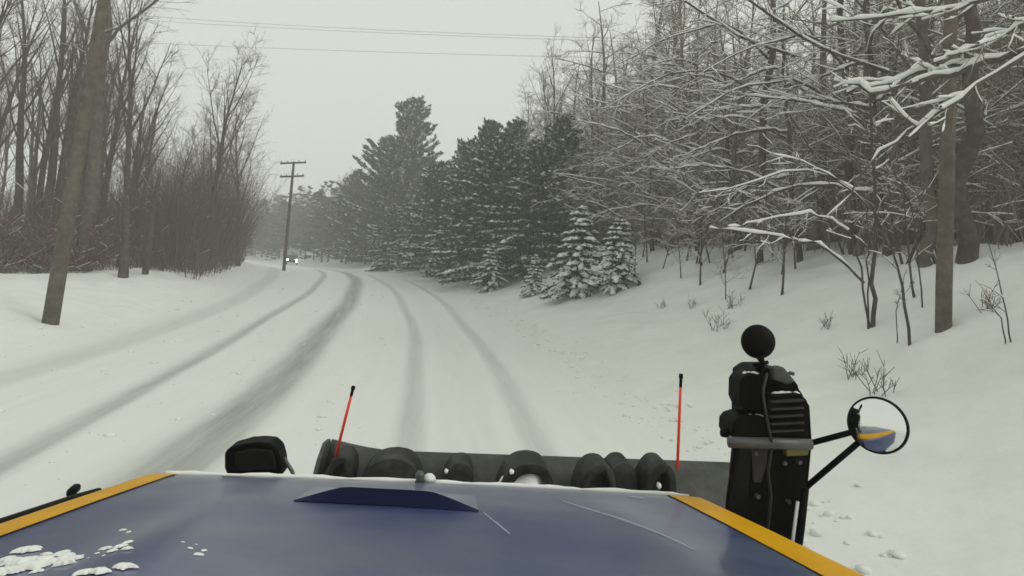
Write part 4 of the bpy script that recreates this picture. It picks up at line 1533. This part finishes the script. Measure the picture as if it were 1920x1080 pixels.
end = ppart('end_plate', bm_mesh('end_plate', prism([pl_l + pfw * (y_ - .02) + upv * (z_ - ZT) - prt * .03 for y_, z_ in [(-.10, .3), (-.07, ZT - .12), (.10, ZT + .03), (.26, ZT + .10), (.42, ZT + .085), (.48, ZT - .1), (.40, .06), (.1, .06)]], prt * .03), m_steel, False, .008))
for (x0, x1, dz, th, dp, hol, bk_) in ((606, 664, .065, .05, .30, True, .02), (674, 792, .085, .05, .30, False, -.04), (826, 890, .045, .04, .26, False, .06), (934, 1040, .095, .055, .34, True, -.08),
                                       (1086, 1160, .085, .05, .30, True, -.02), (1142, 1206, .085, .05, .28, False, .05), (1212, 1276, .105, .05, .30, True, -.02)):
    rb = ppart('rib', bm_mesh('rib', arch(x0, x1, ZT + dz, th, dp, hol, m_rib, bk_), m_rib, True, .008, 2))
    if 606 < x0 < 1100:
        cxs = plow_x((x0 + x1) / 2)
    if hol:
        # gusset behind the open arch
        ppart('gusset', bm_mesh('gusset', arch(x0 + 6, x1 - 6, ZT + dz - .05, .05, .03, False, m_steel, bk_ + .2), m_steel), rb)
# snow packed on the plow
random.seed(5)


def lump(px, dz, ra, rb, rc, back=-.02):
    bm_ = bmesh.new()
    bmesh.ops.create_icosphere(bm_, subdivisions=3, radius=1)
    c_ = pl_l + prt * plow_x(px) + upv * dz + pfw * back
    for v in bm_.verts:
        k_ = 1 + .10 * math.sin(v.co.x * 5 + px) + .10 * math.sin(v.co.y * 6 + v.co.z * 4)
        v.co = c_ + prt * v.co.x * ra * k_ + pfw * v.co.y * rb * k_ + upv * v.co.z * rc * k_
    ppart('packed_snow', bm_mesh('packed_snow', bm_, m_snow_lump, True))


lump(986, -.12, .16, .14, .15, .02)
lump(662, -.14, .035, .06, .07, .04)
lump(700, -.06, .012, .02, .02, -.05)
lump(838, -.01, .014, .02, .016, .05)
lump(958, .045, .016, .03, .016, -.09)
lump(1105, -.15, .05, .05, .04, -.08)
lump(1240, -.03, .015, .03, .02, -.05)
lump(1060, -.20, .09, .05, .03, -.05)
tp_ = [tuple(pl_l + prt * (PW * (.02 + .9 * i / 30)) + pfw * (.42 * .98 + .0) + upv * (.012)) for i in range(31)]
# arms joining the plow to the truck
for s_ in (-.35, .35):
    a0 = V3((mid.x, mid.y, .55)) + rt * s_ + fw * .2
    b0 = p0 + V3((0, 0, .45)) + prt * s_ * 1.6
    ppart('push_arm', tube_mesh('push_arm', [tuple(a0), tuple(a0.lerp(b0, .5)), tuple(b0)], [.05, .05, .05], m_steel, 8))
for (xa, ya, xb, yb, d_) in ((634, 838, 663, 724, PD + .12), (1271, 856, 1277, 701, PD + .2)):
    a0, b0 = V3(at(xa, ya, d_)), V3(at(xb, yb, d_))
    rod = ppart('marker_rod', tube_mesh('marker_rod', [tuple(a0 - (b0 - a0) * .15), tuple(a0.lerp(b0, .5)), tuple(a0.lerp(b0, .86))], [.0105, .0105, .0095], m_red, 8))
    ppart('tip', tube_mesh('tip', [tuple(a0.lerp(b0, .84)), tuple(a0.lerp(b0, .94)), tuple(a0.lerp(b0, .95)), tuple(b0)], [.011, .011, .016, .014], m_black, 8), rod)

# ------------------------------------------------------------------ falling-snow haze
bm = bmesh.new()
bmesh.ops.create_cube(bm, size=1.0)
for v in bm.verts:
    v.co = Vector((v.co.x * 1240, v.co.y * 1240 + 200, -1.6 if v.co.z < 0 else 42.0))
me = bpy.data.meshes.new('haze')
bm.to_mesh(me)
bm.free()
hm = bpy.data.materials.new('snow_haze')
hm.use_nodes = True
hn = hm.node_tree
hn.nodes.clear()
ho = hn.nodes.new('ShaderNodeOutputMaterial')
hv = hn.nodes.new('ShaderNodeVolumePrincipled')
hv.inputs['Color'].default_value = (.97, .98, .955, 1)
hv.inputs['Density'].default_value = 0.0030
hv.inputs['Anisotropy'].default_value = 0.1
hn.links.new(hv.outputs[0], ho.inputs['Volume'])
me.materials.append(hm)
o = obj('haze', me)
o['kind'] = 'stuff'
